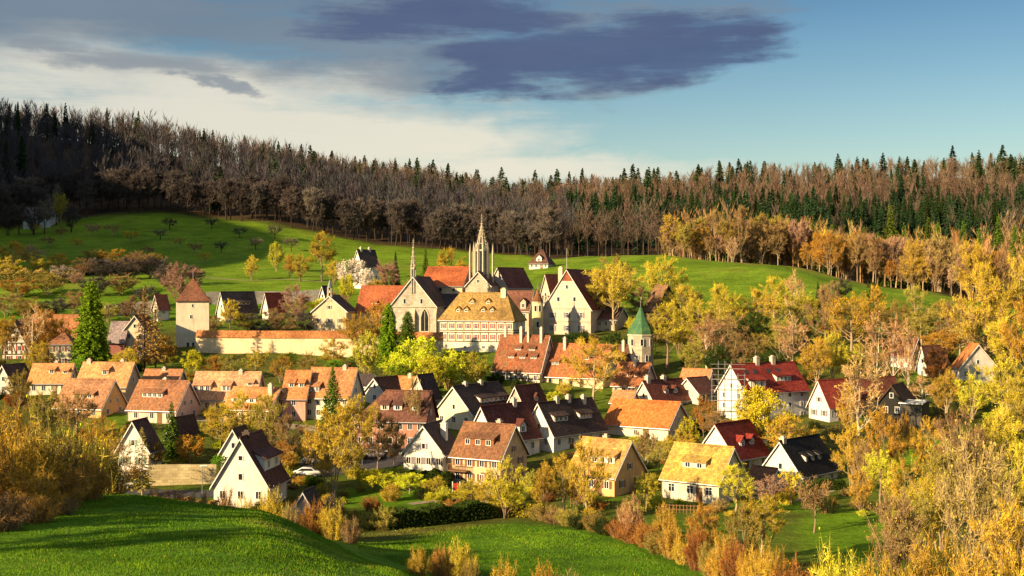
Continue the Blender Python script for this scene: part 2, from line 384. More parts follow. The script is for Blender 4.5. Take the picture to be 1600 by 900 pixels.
C_GARDEN = np.array((0.10, 0.10, 0.022)); C_DRY = np.array((0.22, 0.15, 0.045)); C_FOREST = np.array((0.075, 0.048, 0.028)); C_EARTH = np.array((0.12, 0.075, 0.035))
def forest_edge(px):
    """depth at which the wood begins, by bearing"""
    return np.interp(px, [-2600, -600, -200, 0, 120, 250, 400, 600, 800, 860, 1000, 1100, 1250, 1400, 1480, 1600, 2600], [330, 380, 480, 585, 600, 615, 605, 590, 570, 525, 515, 512, 505, 490, 470, 430, 400])
def ground_cover(x, y):
    px = 800 + F * x / np.maximum(y, 55)
    n = fbm(x, y, 3, 14.0)[..., None]; n2 = fbm(x, y, 11, 5.0)[..., None]; n3 = fbm(x, y, 23, 40.)[..., None]
    meadow = C_GRASS2 * (1 - n3) + C_GRASS * n3
    hill = smooth01(y, 330, 420)[..., None]
    meadow = meadow * (1 - hill) + (meadow * .4 + np.array((.115, .165, .012))) * hill
    meadow = meadow * (0.6 + 0.8 * n2) + C_LIME * 0.5 * np.clip(n - 0.42, 0, 1) * 2
    meadow = meadow * (1 - .55 * np.clip(n2 * n * 4 - 1.25, 0, 1)) + C_DRY * .8 * .55 * np.clip(n2 * n * 4 - 1.25, 0, 1)
    garden = C_GARDEN * (0.6 + 0.8 * n2) * (1 - np.clip(n * 2 - 0.7, 0, 1)) + (C_GRASS * 0.8 + C_DRY * .12) * np.clip(n * 2 - 0.7, 0, 1)
    forest = C_FOREST * (0.6 + 0.8 * n2)
    # village and valley floor between the meadow in front and the meadows behind
    left = np.interp(px, [-2600, 0, 500, 800, 1000, 1150, 1250, 2600], [112, 124, 128, 153, 146, 128, 100, 90])
    back = np.interp(px, [-2600, 0, 250, 600, 850, 1100, 1300, 1480, 2600], [330, 336, 345, 372, 372, 372, 385, 405, 405])
    v = (smooth01(y, left - 5, left + 5) * (1 - smooth01(y, back - 12, back + 12)))[..., None]
    fo = smooth01(y, forest_edge(px) - 6, forest_edge(px) + 14)[..., None]
    c = meadow * (1 - v) + garden * v
    for lp, ld, rp, rd_ in ((1335, 150, 95, 20), (1255, 172, 50, 8), (1440, 208, 70, 11), (600, 176, 90, 9), (1060, 196, 40, 7), (940, 172, 60, 6), (660, 178, 60, 5), (215, 160, 60, 8)):
        q = ((px - lp) / rp) ** 2 + ((y - ld) / rd_) ** 2 + (n[..., 0] - .5) * .8
        k = (1 - smooth01(q, .6, 1.15))[..., None]; c = c * (1 - k) + (meadow * 1.05 + np.array((.03, .03, 0))) * k
    trk = np.exp(-((np.sin((y - 92) * .9 + x * .05) - 1) / .05) ** 2) * (y < 150) * .35
    c = c * (1 - trk[..., None]) + C_LIME * .8 * trk[..., None]
    c = c * (1 - fo) + forest * fo
    # dry strip along the top of the right-hand meadow and at the foot of the near one
    strip = np.exp(-((y - np.interp(px, [800, 900, 1200, 1500], [500, 500, 492, 455])) / 7.0) ** 2) * smooth01(px, 900, 1150) * (1 - smooth01(px, 1490, 1520))
    c = c * (1 - 0.85 * strip[..., None]) + (C_DRY * 1.25) * (0.85 * strip[..., None])
    return c
def grid_axis(segs):
    out = [segs[0][0]]
    for a, b, st in segs:
        n = max(1, int(round((b - a) / st))); out += [a + (b - a) * (k + 1) / n for k in range(n)]
    return np.array(out)
gx = grid_axis([(-3500, -1500, 250), (-1500, -500, 40), (-500, -220, 8), (-220, 220, 2.2), (220, 500, 8), (500, 1500, 40), (1500, 3500, 250)])
gy = grid_axis([(-300, 30, 30), (30, 140, 1.6), (140, 420, 2.8), (420, 700, 5), (700, 1300, 15), (1300, 2600, 60), (2600, 6000, 400)])
GX, GY = np.meshgrid(gx, gy); GZ = ground(GX, GY)
nx, ny = len(gx), len(gy)
verts = np.stack([GX.ravel(), GY.ravel(), GZ.ravel()], 1)
ii = (np.arange(ny - 1)[:, None] * nx + np.arange(nx - 1)[None, :]).ravel()
faces = np.stack([ii, ii + 1, ii + nx + 1, ii + nx], 1)
def np_mesh(name, verts, faces, mat=None, smooth=False, fn=None):
    me = bpy.data.meshes.new(name); nv = len(verts); nf, k = faces.shape
    me.vertices.add(nv); me.vertices.foreach_set('co', np.ascontiguousarray(verts, dtype=np.float32).ravel())
    me.loops.add(nf * k); me.loops.foreach_set('vertex_index', np.ascontiguousarray(faces, dtype=np.int32).ravel())
    me.polygons.add(nf); me.polygons.foreach_set('loop_start', np.arange(0, nf * k, k, dtype=np.int32))
    if smooth: me.polygons.foreach_set('use_smooth', np.ones(nf, dtype=bool))
    for m in (mat if isinstance(mat, (list, tuple)) else [mat]): me.materials.append(m)
    me.update(calc_edges=True); return me
def set_col(me, cols, name='cover'):
    at = me.color_attributes.new(name, 'FLOAT_COLOR', 'POINT')
    a = np.ones((len(cols), 4), np.float32); a[:, :3] = cols; at.data.foreach_set('color', a.ravel())
def ground_material():
    m, N, L, b = new_mat('grass_and_soil')
    at = N.new('ShaderNodeAttribute'); at.attribute_name = 'cover'
    tc = N.new('ShaderNodeTexCoord')
    a = tex_noise(N, L, 0.9, 5, tc.outputs['Object'], 0.75)
    mp = N.new('ShaderNodeMapping'); mp.inputs['Scale'].default_value = (0.25, 1.0, 1); mp.inputs['Rotation'].default_value = (0, 0, 0.15); L.new(tc.outputs['Object'], mp.inputs[0])
    a2 = tex_noise(N, L, 0.35, 4, mp.outputs[0], 0.7)
    c = mixc(N, L, 1.0, at.outputs['Color'], ramp(N, L, a, [(0.3, (0.55, 0.6, 0.5)), (0.55, (1, 1, 1)), (0.75, (1.5, 1.35, 1.2))]), 'MULTIPLY')
    c = mixc(N, L, 1.0, c, ramp(N, L, a2, [(0.3, (0.65, 0.7, 0.6)), (0.55, (1, 1, 1)), (0.75, (1.35, 1.25, 1.2))]), 'MULTIPLY')
    L.new(c, b.inputs['Base Color']); b.inputs['Roughness'].default_value = 0.95; b.inputs['Specular IOR Level'].default_value = 0.05
    bp = N.new('ShaderNodeBump'); bp.inputs['Strength'].default_value = 0.8; bp.inputs['Distance'].default_value = 0.35
    L.new(a, bp.inputs['Height']); L.new(bp.outputs[0], b.inputs['Normal'])
    return m
M_GROUND = ground_material()
gm = np_mesh('terrain', verts, faces, M_GROUND, True)
set_col(gm, ground_cover(GX, GY).reshape(-1, 3))
terrain = obj('terrain', gm); terrain['kind'] = 'structure'

def ribbon(name, pts, width, mat, lift=0.05, n=60):
    """a road or path sheet laid over the ground along (px, depth) points"""
    P = [Vector((X_at(px, d), d, 0)) for px, d in pts]
    path = []
    for k in range(len(P) - 1):
        m = max(2, int((P[k + 1] - P[k]).length / 1.5))
        path += [P[k].lerp(P[k + 1], j / m) for j in range(m)]
    path.append(P[-1])
    for _ in range(6):
        path = [path[0]] + [(path[k - 1] + path[k] * 2 + path[k + 1]) / 4 for k in range(1, len(path) - 1)] + [path[-1]]
    vs = []; fs = []; W = 5
    for k, p in enumerate(path):
        t = (path[min(k + 1, len(path) - 1)] - path[max(k - 1, 0)]).normalized(); nrm = Vector((-t.y, t.x, 0))
        for j in range(W):
            q = p + nrm * width * (j / (W - 1) - .5); vs.append((q.x, q.y, gz(q.x, q.y) + lift))
        if k:
            b = (k - 1) * W
            for j in range(W - 1): fs.append((b + j, b + j + 1, b + W + j + 1, b + W + j))
    me = np_mesh(name, np.array(vs), np.array(fs), mat, True); o = obj(name, me); o['kind'] = 'structure'; return o
M_ASPHALT = plain_mat('asphalt', (0.075, 0.07, 0.075), 0.9, 0, 0.1, 0.3)
M_PATH = plain_mat('pale_gravel', (0.30, 0.24, 0.16), 0.95, 0, 0.05, 0.3)

# ------------------------------------------------------------------ houses
WIN = {}
def window_meshes(w, h, cross):
    k = (round(w, 2), round(h, 2), cross)
    if k not in WIN:
        t = 0.05; m = MB()
        m.box(-w/2-.03, w/2+.03, -.07, .02, -h/2-.03, -h/2+t); m.box(-w/2-.03, w/2+.03, -.07, .02, h/2-t, h/2+.03)
        m.box(-w/2-.03, -w/2+t, -.07, .02, -h/2+t, h/2-t); m.box(w/2-t, w/2+.03, -.07, .02, -h/2+t, h/2-t)
        if cross:
            m.box(-.028, .028, -.06, .02, -h/2+t, h/2-t)
            if h > 1.1: m.box(-w/2+t, -.028, -.055, .02, h*.12, h*.12+.04); m.box(.028, w/2-t, -.055, .02, h*.12, h*.12+.04)
        fo = m.build('window', M_FRAME); fm = fo.data; bpy.data.objects.remove(fo)
        po = MB().box(-w/2+.01, w/2-.01, -.025, .015, -h/2+.01, h/2-.01).build('pane', M_GLASS); pm = po.data; bpy.data.objects.remove(po)
        WIN[k] = (fm, pm)
    return WIN[k]
SHUT = {}
def shutter_mesh(w, h, mat):
    k = (round(w, 2), round(h, 2), mat.name)
    if k not in SHUT:
        o = MB().box(-w/2, w/2, -.06, .01, -h/2, h/2).build('shutter', mat); SHUT[k] = o.data; bpy.data.objects.remove(o)
    return SHUT[k]
def add_window(root, face, along, zc, w, h, cross=True, shut=None, off=0.0):
    w *= .84; h *= .86
    fm, pm = window_meshes(w, h, cross)
    fo = obj('window', fm, root)
    if face == 'R': fo.location = (along, -off, zc)
    else: fo.location = (-off, along, zc); fo.rotation_euler = (0, 0, -math.pi / 2)
    obj('pane', pm, fo)
    if shut is not None:
        sm = shutter_mesh(w * .5, h, shut)
        for s in (-1, 1): obj('shutter', sm, fo, loc=(s * (w * .78), 0, 0))
    return fo
def beam_part(root, face, u0, u1, z0, z1, mat, proud=0.05, name='timber_beam', diag=None):
    """a timber on a wall; diag=(ua,za,ub,zb,width) for a brace"""
    o = obj(name, cube_of(mat), root)
    if diag:
        ua, za, ub, zb, wd = diag; ln = math.hypot(ub - ua, zb - za); uc = (ua + ub) / 2; zc = (za + zb) / 2; ang = math.atan2(zb - za, ub - ua)
        if face == 'R': o.location = (uc, -proud * .35, zc); o.rotation_euler = (0, -ang, 0); o.scale = (ln, proud, wd)
        else: o.location = (-proud * .35, uc, zc); o.rotation_euler = (ang, 0, 0); o.scale = (proud, ln, wd)
    else:
        uc = (u0 + u1) / 2; zc = (z0 + z1) / 2
        if face == 'R': o.location = (uc, -proud * .4, zc); o.scale = (abs(u1 - u0), proud, abs(z1 - z0))
        else: o.location = (-proud * .4, uc, zc); o.scale = (proud, abs(u1 - u0), abs(z1 - z0))
    return o
def roof_mesh(f, R, C, h, rise, oe=0.45, og=0.35, th=0.22, hip0=0.0, hip1=0.0, lift=0.02):
    tp = rise / (C / 2); ze = h - oe * tp + lift
    r0 = -oe if hip0 else -og; r1 = R + (oe if hip1 else og)
    a0 = hip0 if hip0 else -og; a1 = R - hip1 if hip1 else R + og
    ring = [(r0, -oe, ze), (r1, -oe, ze), (r1, C + oe, ze), (r0, C + oe, ze)]
    rid = [(a0, C / 2, h + rise + lift), (a1, C / 2, h + rise + lift)]
    pts = ring + rid; m = MB()
    bot = [f(*p) for p in pts]; top = [f(p[0], p[1], p[2] + th) for p in pts]
    fs = [(0, 1, 5, 4), (2, 3, 4, 5)]
    if hip0: fs.append((3, 0, 4))
    if hip1: fs.append((1, 2, 5))
    F_ = [tuple(i + 6 for i in q) for q in fs] + [tuple(reversed(q)) for q in fs]
    rim = [(0, 1)] + ([(1, 2)] if hip1 else [(1, 5), (5, 2)]) + [(2, 3)] + ([(3, 0)] if hip0 else [(3, 4), (4, 0)])
    F_ += [(a, b, b + 6, a + 6) for a, b in rim]
    m.add(bot + top, F_); return m
HOUSES = []
def house(name, label, cat, pts, ev, rd, bs, a, g, wall, roof, d=None, short=None, hip0=0, hip1=0, dorm=(), chim=(), nl=None, nr=None, st=None,
          attic=True, shut=None, moss=0.35, ww=(0.95, 1.25), wmat=None, oe=0.45, rows=None, rlen=None, win=True, timber=None, group=None):
    pxL, pxN, pxR = pts
    if d is None: d = depth_of(pxN, bs)
    a += math.degrees(math.atan((pxN - 800) / F))      # a is measured from the line of sight
    sa, ca = math.sin(math.radians(a)), math.cos(math.radians(a)); XN = X_at(pxN, d)
    wL = (F * XN - (pxL - 800) * d) / ((pxL - 800) * sa + F * ca); wR = ((pxR - 800) * d - F * XN) / (F * sa - (pxR - 800) * ca)
    if rlen:
        if g == 'L': wR = rlen
        else: wL = rlen
    zb = Z_at(bs, d); h = Z_at(ev, d) - zb
    half = sa * wL / 2 if g == 'L' else ca * wR / 2
    rise = Z_at(rd, d + half) - zb - h
    R, C = (wR, wL) if g == 'L' else (wL, wR)
    f = (lambda r, c, z: (r, c, z)) if g == 'L' else (lambda r, c, z: (c, r, z))
    print('HOUSE %-34s d=%5.1f wL=%5.1f wR=%5.1f h=%4.1f rise=%4.1f' % (name, d, wL, wR, h, rise))
    root = empty(name, (XN, d, zb), math.radians(90 - a)); tag(root, label, cat, group)
    wm = wmat or wall_mat(wall)
    m = MB(); base = -4.0
    if hip0 or hip1: 
        e0 = [(0, C/2, h + rise)] if not hip0 else []; e1 = [(R, C/2, h + rise)] if not hip1 else []
    v = [(0,0,base),(R,0,base),(R,C,base),(0,C,base),(0,0,h),(R,0,h),(R,C,h),(0,C,h),
         (min(hip0, R*.45), C/2, h + rise - .05), (R - min(hip1, R*.45), C/2, h + rise - .05)]
    m.add([f(*p) for p in v], [(0,1,2,3),(0,1,5,4),(2,3,7,6),(4,5,9,8),(6,7,8,9)] + ([(3,0,4,8,7)] if not hip0 else [(3,0,4,7),(4,8,7)]) + ([(1,2,6,9,5)] if not hip1 else [(1,2,6,5),(5,6,9)]))
    m.build('wall', wm, root)
    ro = roof_mesh(f, R, C, h, rise, oe, 0.35, 0.22, hip0, hip1).build('roof', roof_mat(roof, moss), root, uv=True)
    # ridge capping
    rc = MB().beam(f(hip0 if hip0 else -.37, C/2, h + rise + .22), f(R - hip1 if hip1 else R + .37, C/2, h + rise + .22), .14, n=6).build('ridge_cap', roof_mat(roof, moss), ro, uv=True)
    tp = rise / (C / 2); sface = 'R' if g == 'L' else 'L'      # face under the slope in view
    # barge boards on the gable in view
    if not hip0:
        bb = MB()
        for s in (0, 1):
            c0, c1 = (-oe, C/2) if s == 0 else (C + oe, C/2)
            z0_, z1_ = h - oe * tp, h + rise
            q = [(-.36, c0, z0_ - .12), (-.36, c1, z1_ - .12), (-.36, c1, z1_ + .12), (-.36, c0, z0_ + .12)]
            q2 = [(-.43, p[1], p[2]) for p in q]
            bb.add([f(*p) for p in q + q2], [(0,1,2,3),(4,5,6,7),(0,1,5,4),(1,2,6,5),(2,3,7,6),(3,0,4,7)])
        bb.build('barge_board', M_TIMBER if sum(wall) < 1.0 else M_FRAME, ro)
    gut = MB().beam(f(-.3, -oe - .08, h - oe * tp + .1), f(R + .3, -oe - .08, h - oe * tp + .1), .09, n=6).build('gutter', M_METAL, ro)
    dp = f(R + .08, -.08, 0); MB().beam((dp[0], dp[1], base + 2), (dp[0], dp[1], h - .15), .055, n=6).build('downpipe', M_METAL, root)
    # dormers on the slope in view
    for dd in dorm:
        typ, u0, u1, cfr, hd, nw = dd[:6]; dcol = dd[6] if len(dd) > 6 else None
        r0, r1 = u0 * R, u1 * R; cf = cfr * C / 2; z0 = h + cf * tp; zt = z0 + hd
        dm = MB(); dr = MB()
        if typ == 'shed':
            p2 = tp * 0.30; cb = (zt - h - cf * p2) / (tp - p2); cb = min(cb, C / 2 * .97); zbk = zt + (cb - cf) * p2
            v = [(r0,cf,z0-.3),(r1,cf,z0-.3),(r1,cf,zt),(r0,cf,zt),(r0,cb,zbk),(r1,cb,zbk)]
            dm.add([f(*p) for p in v], [(0,1,2,3),(0,3,4),(1,5,2),(3,2,5,4),(0,4,5,1)])
            k = p2
            v = [(r0-.25,cf-.4,zt-.4*k+.02),(r1+.25,cf-.4,zt-.4*k+.02),(r1+.25,cb+.3,zbk+.3*k+.02),(r0-.25,cb+.3,zbk+.3*k+.02)]
            v2 = [(p[0],p[1],p[2]+.16) for p in v]
            dr.add([f(*p) for p in v + v2], [(0,1,2,3),(4,5,6,7),(0,1,5,4),(1,2,6,5),(2,3,7,6),(3,0,4,7)])
        else:
            rm = (r0 + r1) / 2; zp = zt + (r1 - r0) * .5 * (1.0 if typ == 'gable' else 1.25); ce = (zt - h) / tp; cp = min((zp - h) / tp, C/2*.98)
            v = [(r0,cf,z0-.3),(r1,cf,z0-.3),(r1,cf,zt),(rm,cf,zp-.05),(r0,cf,zt)]; v2 = [(p[0], cp if i == 3 else ce, p[2]) for i, p in enumerate(v)]
            v2[0] = (r0, cf + .05, z0 - .3); v2[1] = (r1, cf + .05, z0 - .3)
            dm.add([f(*p) for p in v + v2], [(0,1,2,3,4),(5,6,7,8,9),(0,1,6,5),(1,2,7,6),(2,3,8,7),(3,4,9,8),(4,0,5,9)])
            sl = (zp - zt) / ((r1 - r0) / 2); o_ = .22
            v = [(r0-o_,cf-.3,zt-o_*sl),(rm,cf-.3,zp),(r1+o_,cf-.3,zt-o_*sl),(r0-o_,ce-.1,zt-o_*sl),(rm,cp+.1,zp),(r1+o_,ce-.1,zt-o_*sl)]
            v2 = [(p[0],p[1],p[2]+.16) for p in v]
            dr.add([f(*p) for p in v + v2], [(0,3,4,1),(1,4,5,2),(6,9,10,7),(7,10,11,8),(0,1,7,6),(1,2,8,7),(3,4,10,9),(4,5,11,10),(0,3,9,6),(2,5,11,8)])
        do = dm.build('dormer', wall_mat(dcol) if dcol else wm, root)
        dr.build('dormer_roof', roof_mat(roof, moss), do, uv=True)
        for k in range(nw):
            w = min(0.95, (r1 - r0) / nw * .78); hh = min(hd * .72, 1.2)
            wo = add_window(root, sface, r0 + (r1 - r0) * (k + .5) / nw, z0 + hd * .52, w, hh, w > .55, None, 0.0)
            if sface == 'R': wo.location.y = cf - .01
            else: wo.location.x = cf - .01
    for ch in chim:
        u, cc, hh = ch[:3]; cw = ch[3] if len(ch) > 3 else .36
        r = u * R; c = cc * C; zr = h + min(c, C - c) * tp; ztop = h + rise + hh
        cm = MB(); p = f(r, c, 0)
        cm.box(p[0]-cw, p[0]+cw, p[1]-cw, p[1]+cw, zr - 1.0, ztop); cm.box(p[0]-cw-.07, p[0]+cw+.07, p[1]-cw-.07, p[1]+cw+.07, ztop + .002, ztop + .14)
        cm.box(p[0]-cw*.6, p[0]+cw*.6, p[1]-cw*.6, p[1]+cw*.6, ztop + .142, ztop + .4)
        cm.build('chimney', M_CHIM if len(ch) < 5 else ch[4], ro)
    # windows storey by storey
    if win:
        ns = st or max(1, int(round(h / 2.7)))
        for face, w_, n in (('L', wL, nl), ('R', wR, nr)):
            if n is None: n = max(1, int(w_ / 3.0))
            if n == 0: continue
            for s in range(ns):
                zc = h * (s + .55) / ns
                if zc < .6: continue
                for k in range(n):
                    add_window(root, face, w_ * (k + .5) / n, zc, min(ww[0], w_ / n * .55), min(ww[1], h / ns * .6), True, shut)
        if attic and not hip0:
            gface = g; z = h + .95; k = 0
            while z < h + rise - 1.1:
                avail = C * (1 - (z + .6 - h) / rise) - .8
                if avail < .7: break
                n = max(1, min(3, int(avail / 2.4))); 
                for q in range(n):
                    add_window(root, gface, C / 2 + (q - (n - 1) / 2) * min(2.4, avail / n), z, .8 if n > 1 else min(.75, avail), 1.05 if k == 0 else .8, n > 1, shut if k == 0 else None)
                z += 2.5; k += 1
        # a house door on the longer front
        dface, dw = ('R', wR) if g == 'L' else ('L', wL)
        if dw > 6:
            do = obj('door', cube_of(M_WOOD), root); u = dw * .5 + .05
            if nl is not None or nr is not None: u = dw * .34
            if dface == 'R': do.location = (u, 0, .95); do.scale = (1.0, .09, 2.1)
            else: do.location = (0, u, .95); do.scale = (.09, 1.0, 2.1)
    if timber:
        for (face, z0, z1, n, diag) in timber:
            w_ = wL if face == 'L' else wR
            for zz in (z0, z1): beam_part(root, face, 0, w_, zz - .11, zz + .11, M_TIMBER, .07)
            for k in range(n + 1): beam_part(root, face, w_ * k / n - .1, w_ * k / n + .1, z0 + .11, z1 - .11, M_TIMBER, .05)
            if diag:
                for k in range(0, n, diag):
                    beam_part(root, face, 0, 0, 0, 0, M_TIMBER, .04, diag=(w_ * (k + .1) / n, z0 + .1, w_ * (k + .9) / n, z1 - .1, .16))
    cx = (pxL + pxR) / 2; HOUSES.append(dict(name=name, short=short or label, px=cx, py=(rd + bs) / 2, x0=min(pxL, pxN), x1=max(pxR, pxN), d=d, root=root, top=rd))
    return root, dict(d=d, wL=wL, wR=wR, h=h, rise=rise, R=R, C=C, f=f, zb=zb, a=a)

# ------------------------------------------------------------------ the village
WHITE = (0.74, 0.68, 0.60); CREAM = (0.64, 0.53, 0.36); PINK = (0.58, 0.36, 0.28); OCHRE = (0.64, 0.40, 0.18); PALE = (0.68, 0.58, 0.44); GREYW = (0.55, 0.50, 0.44)
R_ORANGE = (0.50, 0.215, 0.085); R_DARK = (0.075, 0.05, 0.045); R_BLACK = (0.022, 0.021, 0.023); R_RED = (0.24, 0.035, 0.026); R_BROWN = (0.22, 0.10, 0.055); R_MAROON = (0.13, 0.04, 0.035); R_YEL = (0.47, 0.31, 0.075); R_BRIGHT = (0.52, 0.16, 0.045)
S_BROWN = plain_mat('brown_shutter', (0.16, 0.06, 0.025), 0.7); S_RED = plain_mat('red_shutter', (0.40, 0.06, 0.035), 0.7); S_GREEN = plain_mat('green_shutter', (0.16, 0.26, 0.2), 0.7); S_GREY = plain_mat('grey_shutter', (0.20, 0.17, 0.19), 0.7)

# -- front row, right to left
house('gabled_house', 'white house with plain black roof and three tiny white dormer windows', 'house', (1188, 1252, 1309), 742, 691, 764, 30, 'L', WHITE, R_BLACK, short='the black roofed white house', moss=0.05,
      dorm=[('shed', .27, .34, .30, .95, 1), ('shed', .45, .52, .30, .95, 1), ('shed', .63, .70, .30, .95, 1)], chim=[(.06, .5, .5, .4)], nl=2, nr=3)
house('garden_shed', 'low brown roofed shed against the black roofed white house', 'shed', (1166, 1200, 1224), 757, 734, 772, 35, 'R', GREYW, R_BROWN, d=180, short='the low brown shed', nl=1, nr=0, attic=False)
house('gabled_house', 'white house with bright red roof and two white pointed dormers', 'house', (1088, 1150, 1200), 716, 665, 742, 32, 'L', WHITE, R_RED, short='the red roofed house with two dormers', moss=0.1,
      dorm=[('gable', .30, .44, .28, 1.0, 1, WHITE), ('gable', .60, .74, .28, 1.0, 1, WHITE)], nl=3, nr=3)
house('gabled_house', 'cottage with mossy yellow tiled roof and one wide dormer', 'house', (1035, 1123, 1164), 754, 701, 788, 28, 'R', PALE, R_YEL, short='the yellow roofed cottage', moss=0.5,
      dorm=[('shed', .30, .72, .30, 1.15, 2)], nl=3, nr=2, ww=(1.2, 1.3))
house('gabled_house', 'orange plastered house with pale orange roof and white framed wide dormer', 'house', (889, 960, 1007), 744, 691, 777, 32, 'R', OCHRE, (0.50, 0.27, 0.09), short='the orange plastered house', moss=0.15,
      dorm=[('shed', .10, .62, .30, 1.3, 3, WHITE)], nl=3, nr=2, shut=S_BROWN, chim=[(.55, .55, .5)])
r, q = house('timber_house', 'brown tiled house with balcony, red shutters and wide brown dormer', 'house', (706, 782, 823), 716, 666, 762, 30, 'R', (0.60, 0.42, 0.24), R_BROWN, short='the brown house with balcony', moss=0.5,
      dorm=[('shed', .22, .86, .30, 1.3, 3, (0.28, 0.10, 0.04))], nl=4, nr=2, shut=S_BROWN, st=2, chim=[(.35, .6, .5)])
bal = MB(); wl = q['wL']; zf = q['h'] * .5
bal.box(-1.3, 0, wl * .62, wl - .1, zf - .12, zf); b_ = bal.build('balcony', M_WOOD, r)
rl = MB(); rl.box(-1.3, -1.22, wl * .62, wl - .1, zf + .9, zf + 1.0)
for k in range(14): y_ = wl * .62 + (wl * .38 - .15) * k / 13; rl.box(-1.29, -1.24, y_, y_ + .05, zf, zf + .9)
rl.build('railing', M_WOOD, b_)
house('gabled_house', 'white cottage with dark roof and tall white chimney behind the dark hedge', 'house', (631, 693, 719), 708, 666, 738, 22, 'L', WHITE, R_DARK, short='the white cottage with white chimney',
      chim=[(.55, .22, .1, .45, wall_mat(WHITE))], nl=4, nr=2, shut=S_GREY)
house('gabled_house', 'white house with dark red roof behind the brown balcony house', 'house', (731, 776, 843), 688, 637, 722, 42, 'L', WHITE, R_MAROON, short='the dark red roofed white house', moss=0.1,
      dorm=[('gable', .56, .72, .10, 1.4, 1, WHITE)], nl=2, nr=3, chim=[(.72, .5, .8, .42)], d=200)
house('gabled_house', 'long white gabled house with near black roof and two white dormer bands', 'house', (820, 865, 946), 678, 631, 708, 42, 'L', WHITE, R_DARK, short='the long dark roofed white house', moss=0.15,
      dorm=[('shed', .10, .36, .34, 1.1, 3, WHITE), ('shed', .58, .83, .34, 1.1, 4, WHITE)], chim=[(.33, .5, .7), (.55, .5, .8), (.82, .45, .6)], nl=2, nr=5, shut=None)
house('barn', 'long barn with bright orange red tiled roof and plain plaster walls', 'barn', (944, 1044, 1077), 668, 630, 690, 24, 'R', PALE, R_BRIGHT, short='the orange red barn roof', moss=0.12, nl=1, nr=2, attic=True, ww=(.8, .9))
house('gabled_house', 'big white gabled house with dark roof and long window band', 'house', (681, 738, 806), 646, 605, 672, 38, 'L', (0.74, 0.64, 0.42), R_DARK, short='the big dark roofed white house', moss=0.15,
      dorm=[('shed', .30, .92, .30, 1.0, 6, WHITE)], chim=[(.25, .5, .5), (.6, .5, .5)], nl=3, nr=4, shut=None, d=222)
house('gabled_house', 'small maroon roofed house between the two dark roofed white houses', 'house', (790, 822, 857), 640, 605, 660, 35, 'L', PINK, R_MAROON, short='the small maroon roof', dorm=[('gable', .5, .68, .3, .8, 1)], d=228, nl=1, nr=2)
house('gabled_house', 'white house with brown roof and large white walled dormer above the grass', 'house', (334, 418, 461), 757, 686, 795, 18, 'L', (0.74, 0.66, 0.58), (0.10, 0.045, 0.04), short='the white house above the meadow', moss=0.05,
      dorm=[('shed', .15, .95, .22, 2.0, 2, WHITE)], chim=[(.35, .52, .5, .5, wall_mat((0.10, 0.07, 0.06)))], nl=3, nr=1, st=1, rlen=8.5)
house('gabled_house', 'white gable just behind the white house above the meadow', 'house', (345, 384, 402), 706, 672, 735, 20, 'L', WHITE, R_DARK, d=197, short='the half hidden white gable', nl=2, nr=1)
house('gabled_house', 'white house with dark roof beside the tall fir and leafless trees', 'house', (184, 232, 252), 702, 660, 742, 25, 'L', WHITE, (0.09, 0.05, 0.05), short='the white house beside the fir', shut=S_GREEN, nl=2, nr=1)
house('garage', 'dark brown roofed lean-to between the fir and the pink gable', 'shed', (258, 280, 313), 690, 655, 712, 34, 'L', GREYW, (0.08, 0.045, 0.04), d=214, short='the dark lean-to roof', nl=0, nr=1)

# -- left terrace of orange roofs
house('gabled_house', 'pink gabled house with brown tiles and white four window dormer', 'house', (200, 275, 312), 640, 597, 663, 30, 'R', (0.70, 0.50, 0.42), (0.30, 0.135, 0.075), short='the pink gabled house', moss=0.4,
      dorm=[('shed', .38, .80, .38, 1.1, 4, WHITE)], nl=3, nr=2, chim=[(.5, .55, .4)])
house('gabled_house', 'orange plastered gabled house with long brown roof near the left bushes', 'house', (86, 158, 197), 637, 595, 654, 32, 'R', OCHRE, (0.37, 0.18, 0.10), short='the orange gable on the left', nl=3, nr=2, dorm=[('shed', .25, .7, .3, 1.0, 3)])
house('gabled_house', 'house with broad pale orange roof and dark open balconies in its gable', 'house', (119, 196, 220), 603, 568, 632, 22, 'R', (0.60, 0.44, 0.28), (0.56, 0.29, 0.13), short='the pale orange roof with balconies', moss=0.15, nl=3, nr=1, dorm=[('shed', .42, .56, .45, 1.2, 1)], chim=[(.9, .5, .6, .4), (.25, .6, .5)], attic=True)
house('gabled_house', 'house with wavy orange roof at the left end of the terrace', 'house', (45, 106, 122), 597, 570, 618, 20, 'R', PALE, (0.53, 0.26, 0.11), short='the leftmost orange roof', moss=0.15, nl=4, nr=1, dorm=[('shed', .40, .55, .45, 1.0, 1), ('shed', .05, .2, .45, .8, 1)], chim=[(.45, .6, .5)])
house('gabled_house', 'dark roofed house half hidden at the left picture edge', 'house', (-10, 20, 52), 600, 572, 618, 40, 'L', GREYW, (0.07, 0.045, 0.05), short='the dark roof at the left edge', nl=1, nr=2)
house('gabled_house', 'small salmon roofed house behind the pink gable', 'house', (222, 277, 291), 600, 579, 616, 20, 'R', CREAM, (0.42, 0.19, 0.10), short='the small salmon roof', nl=3, nr=1, chim=[(.5, .5, .4)])
house('terrace_house', 'long salmon orange roofed house with two broad white window dormers', 'house', (299, 398, 414), 622, 583, 648, 16, 'R', (0.70, 0.58, 0.42), (0.56, 0.30, 0.17), short='the long salmon roof', moss=0.1,
      dorm=[('shed', .72, .99, .22, 1.4, 3, WHITE), ('shed', .40, .54, .22, 1.4, 2, WHITE), ('shed', .06, .16, .45, .9, 1)], nl=6, nr=1, chim=[(.3, .5, .4)])
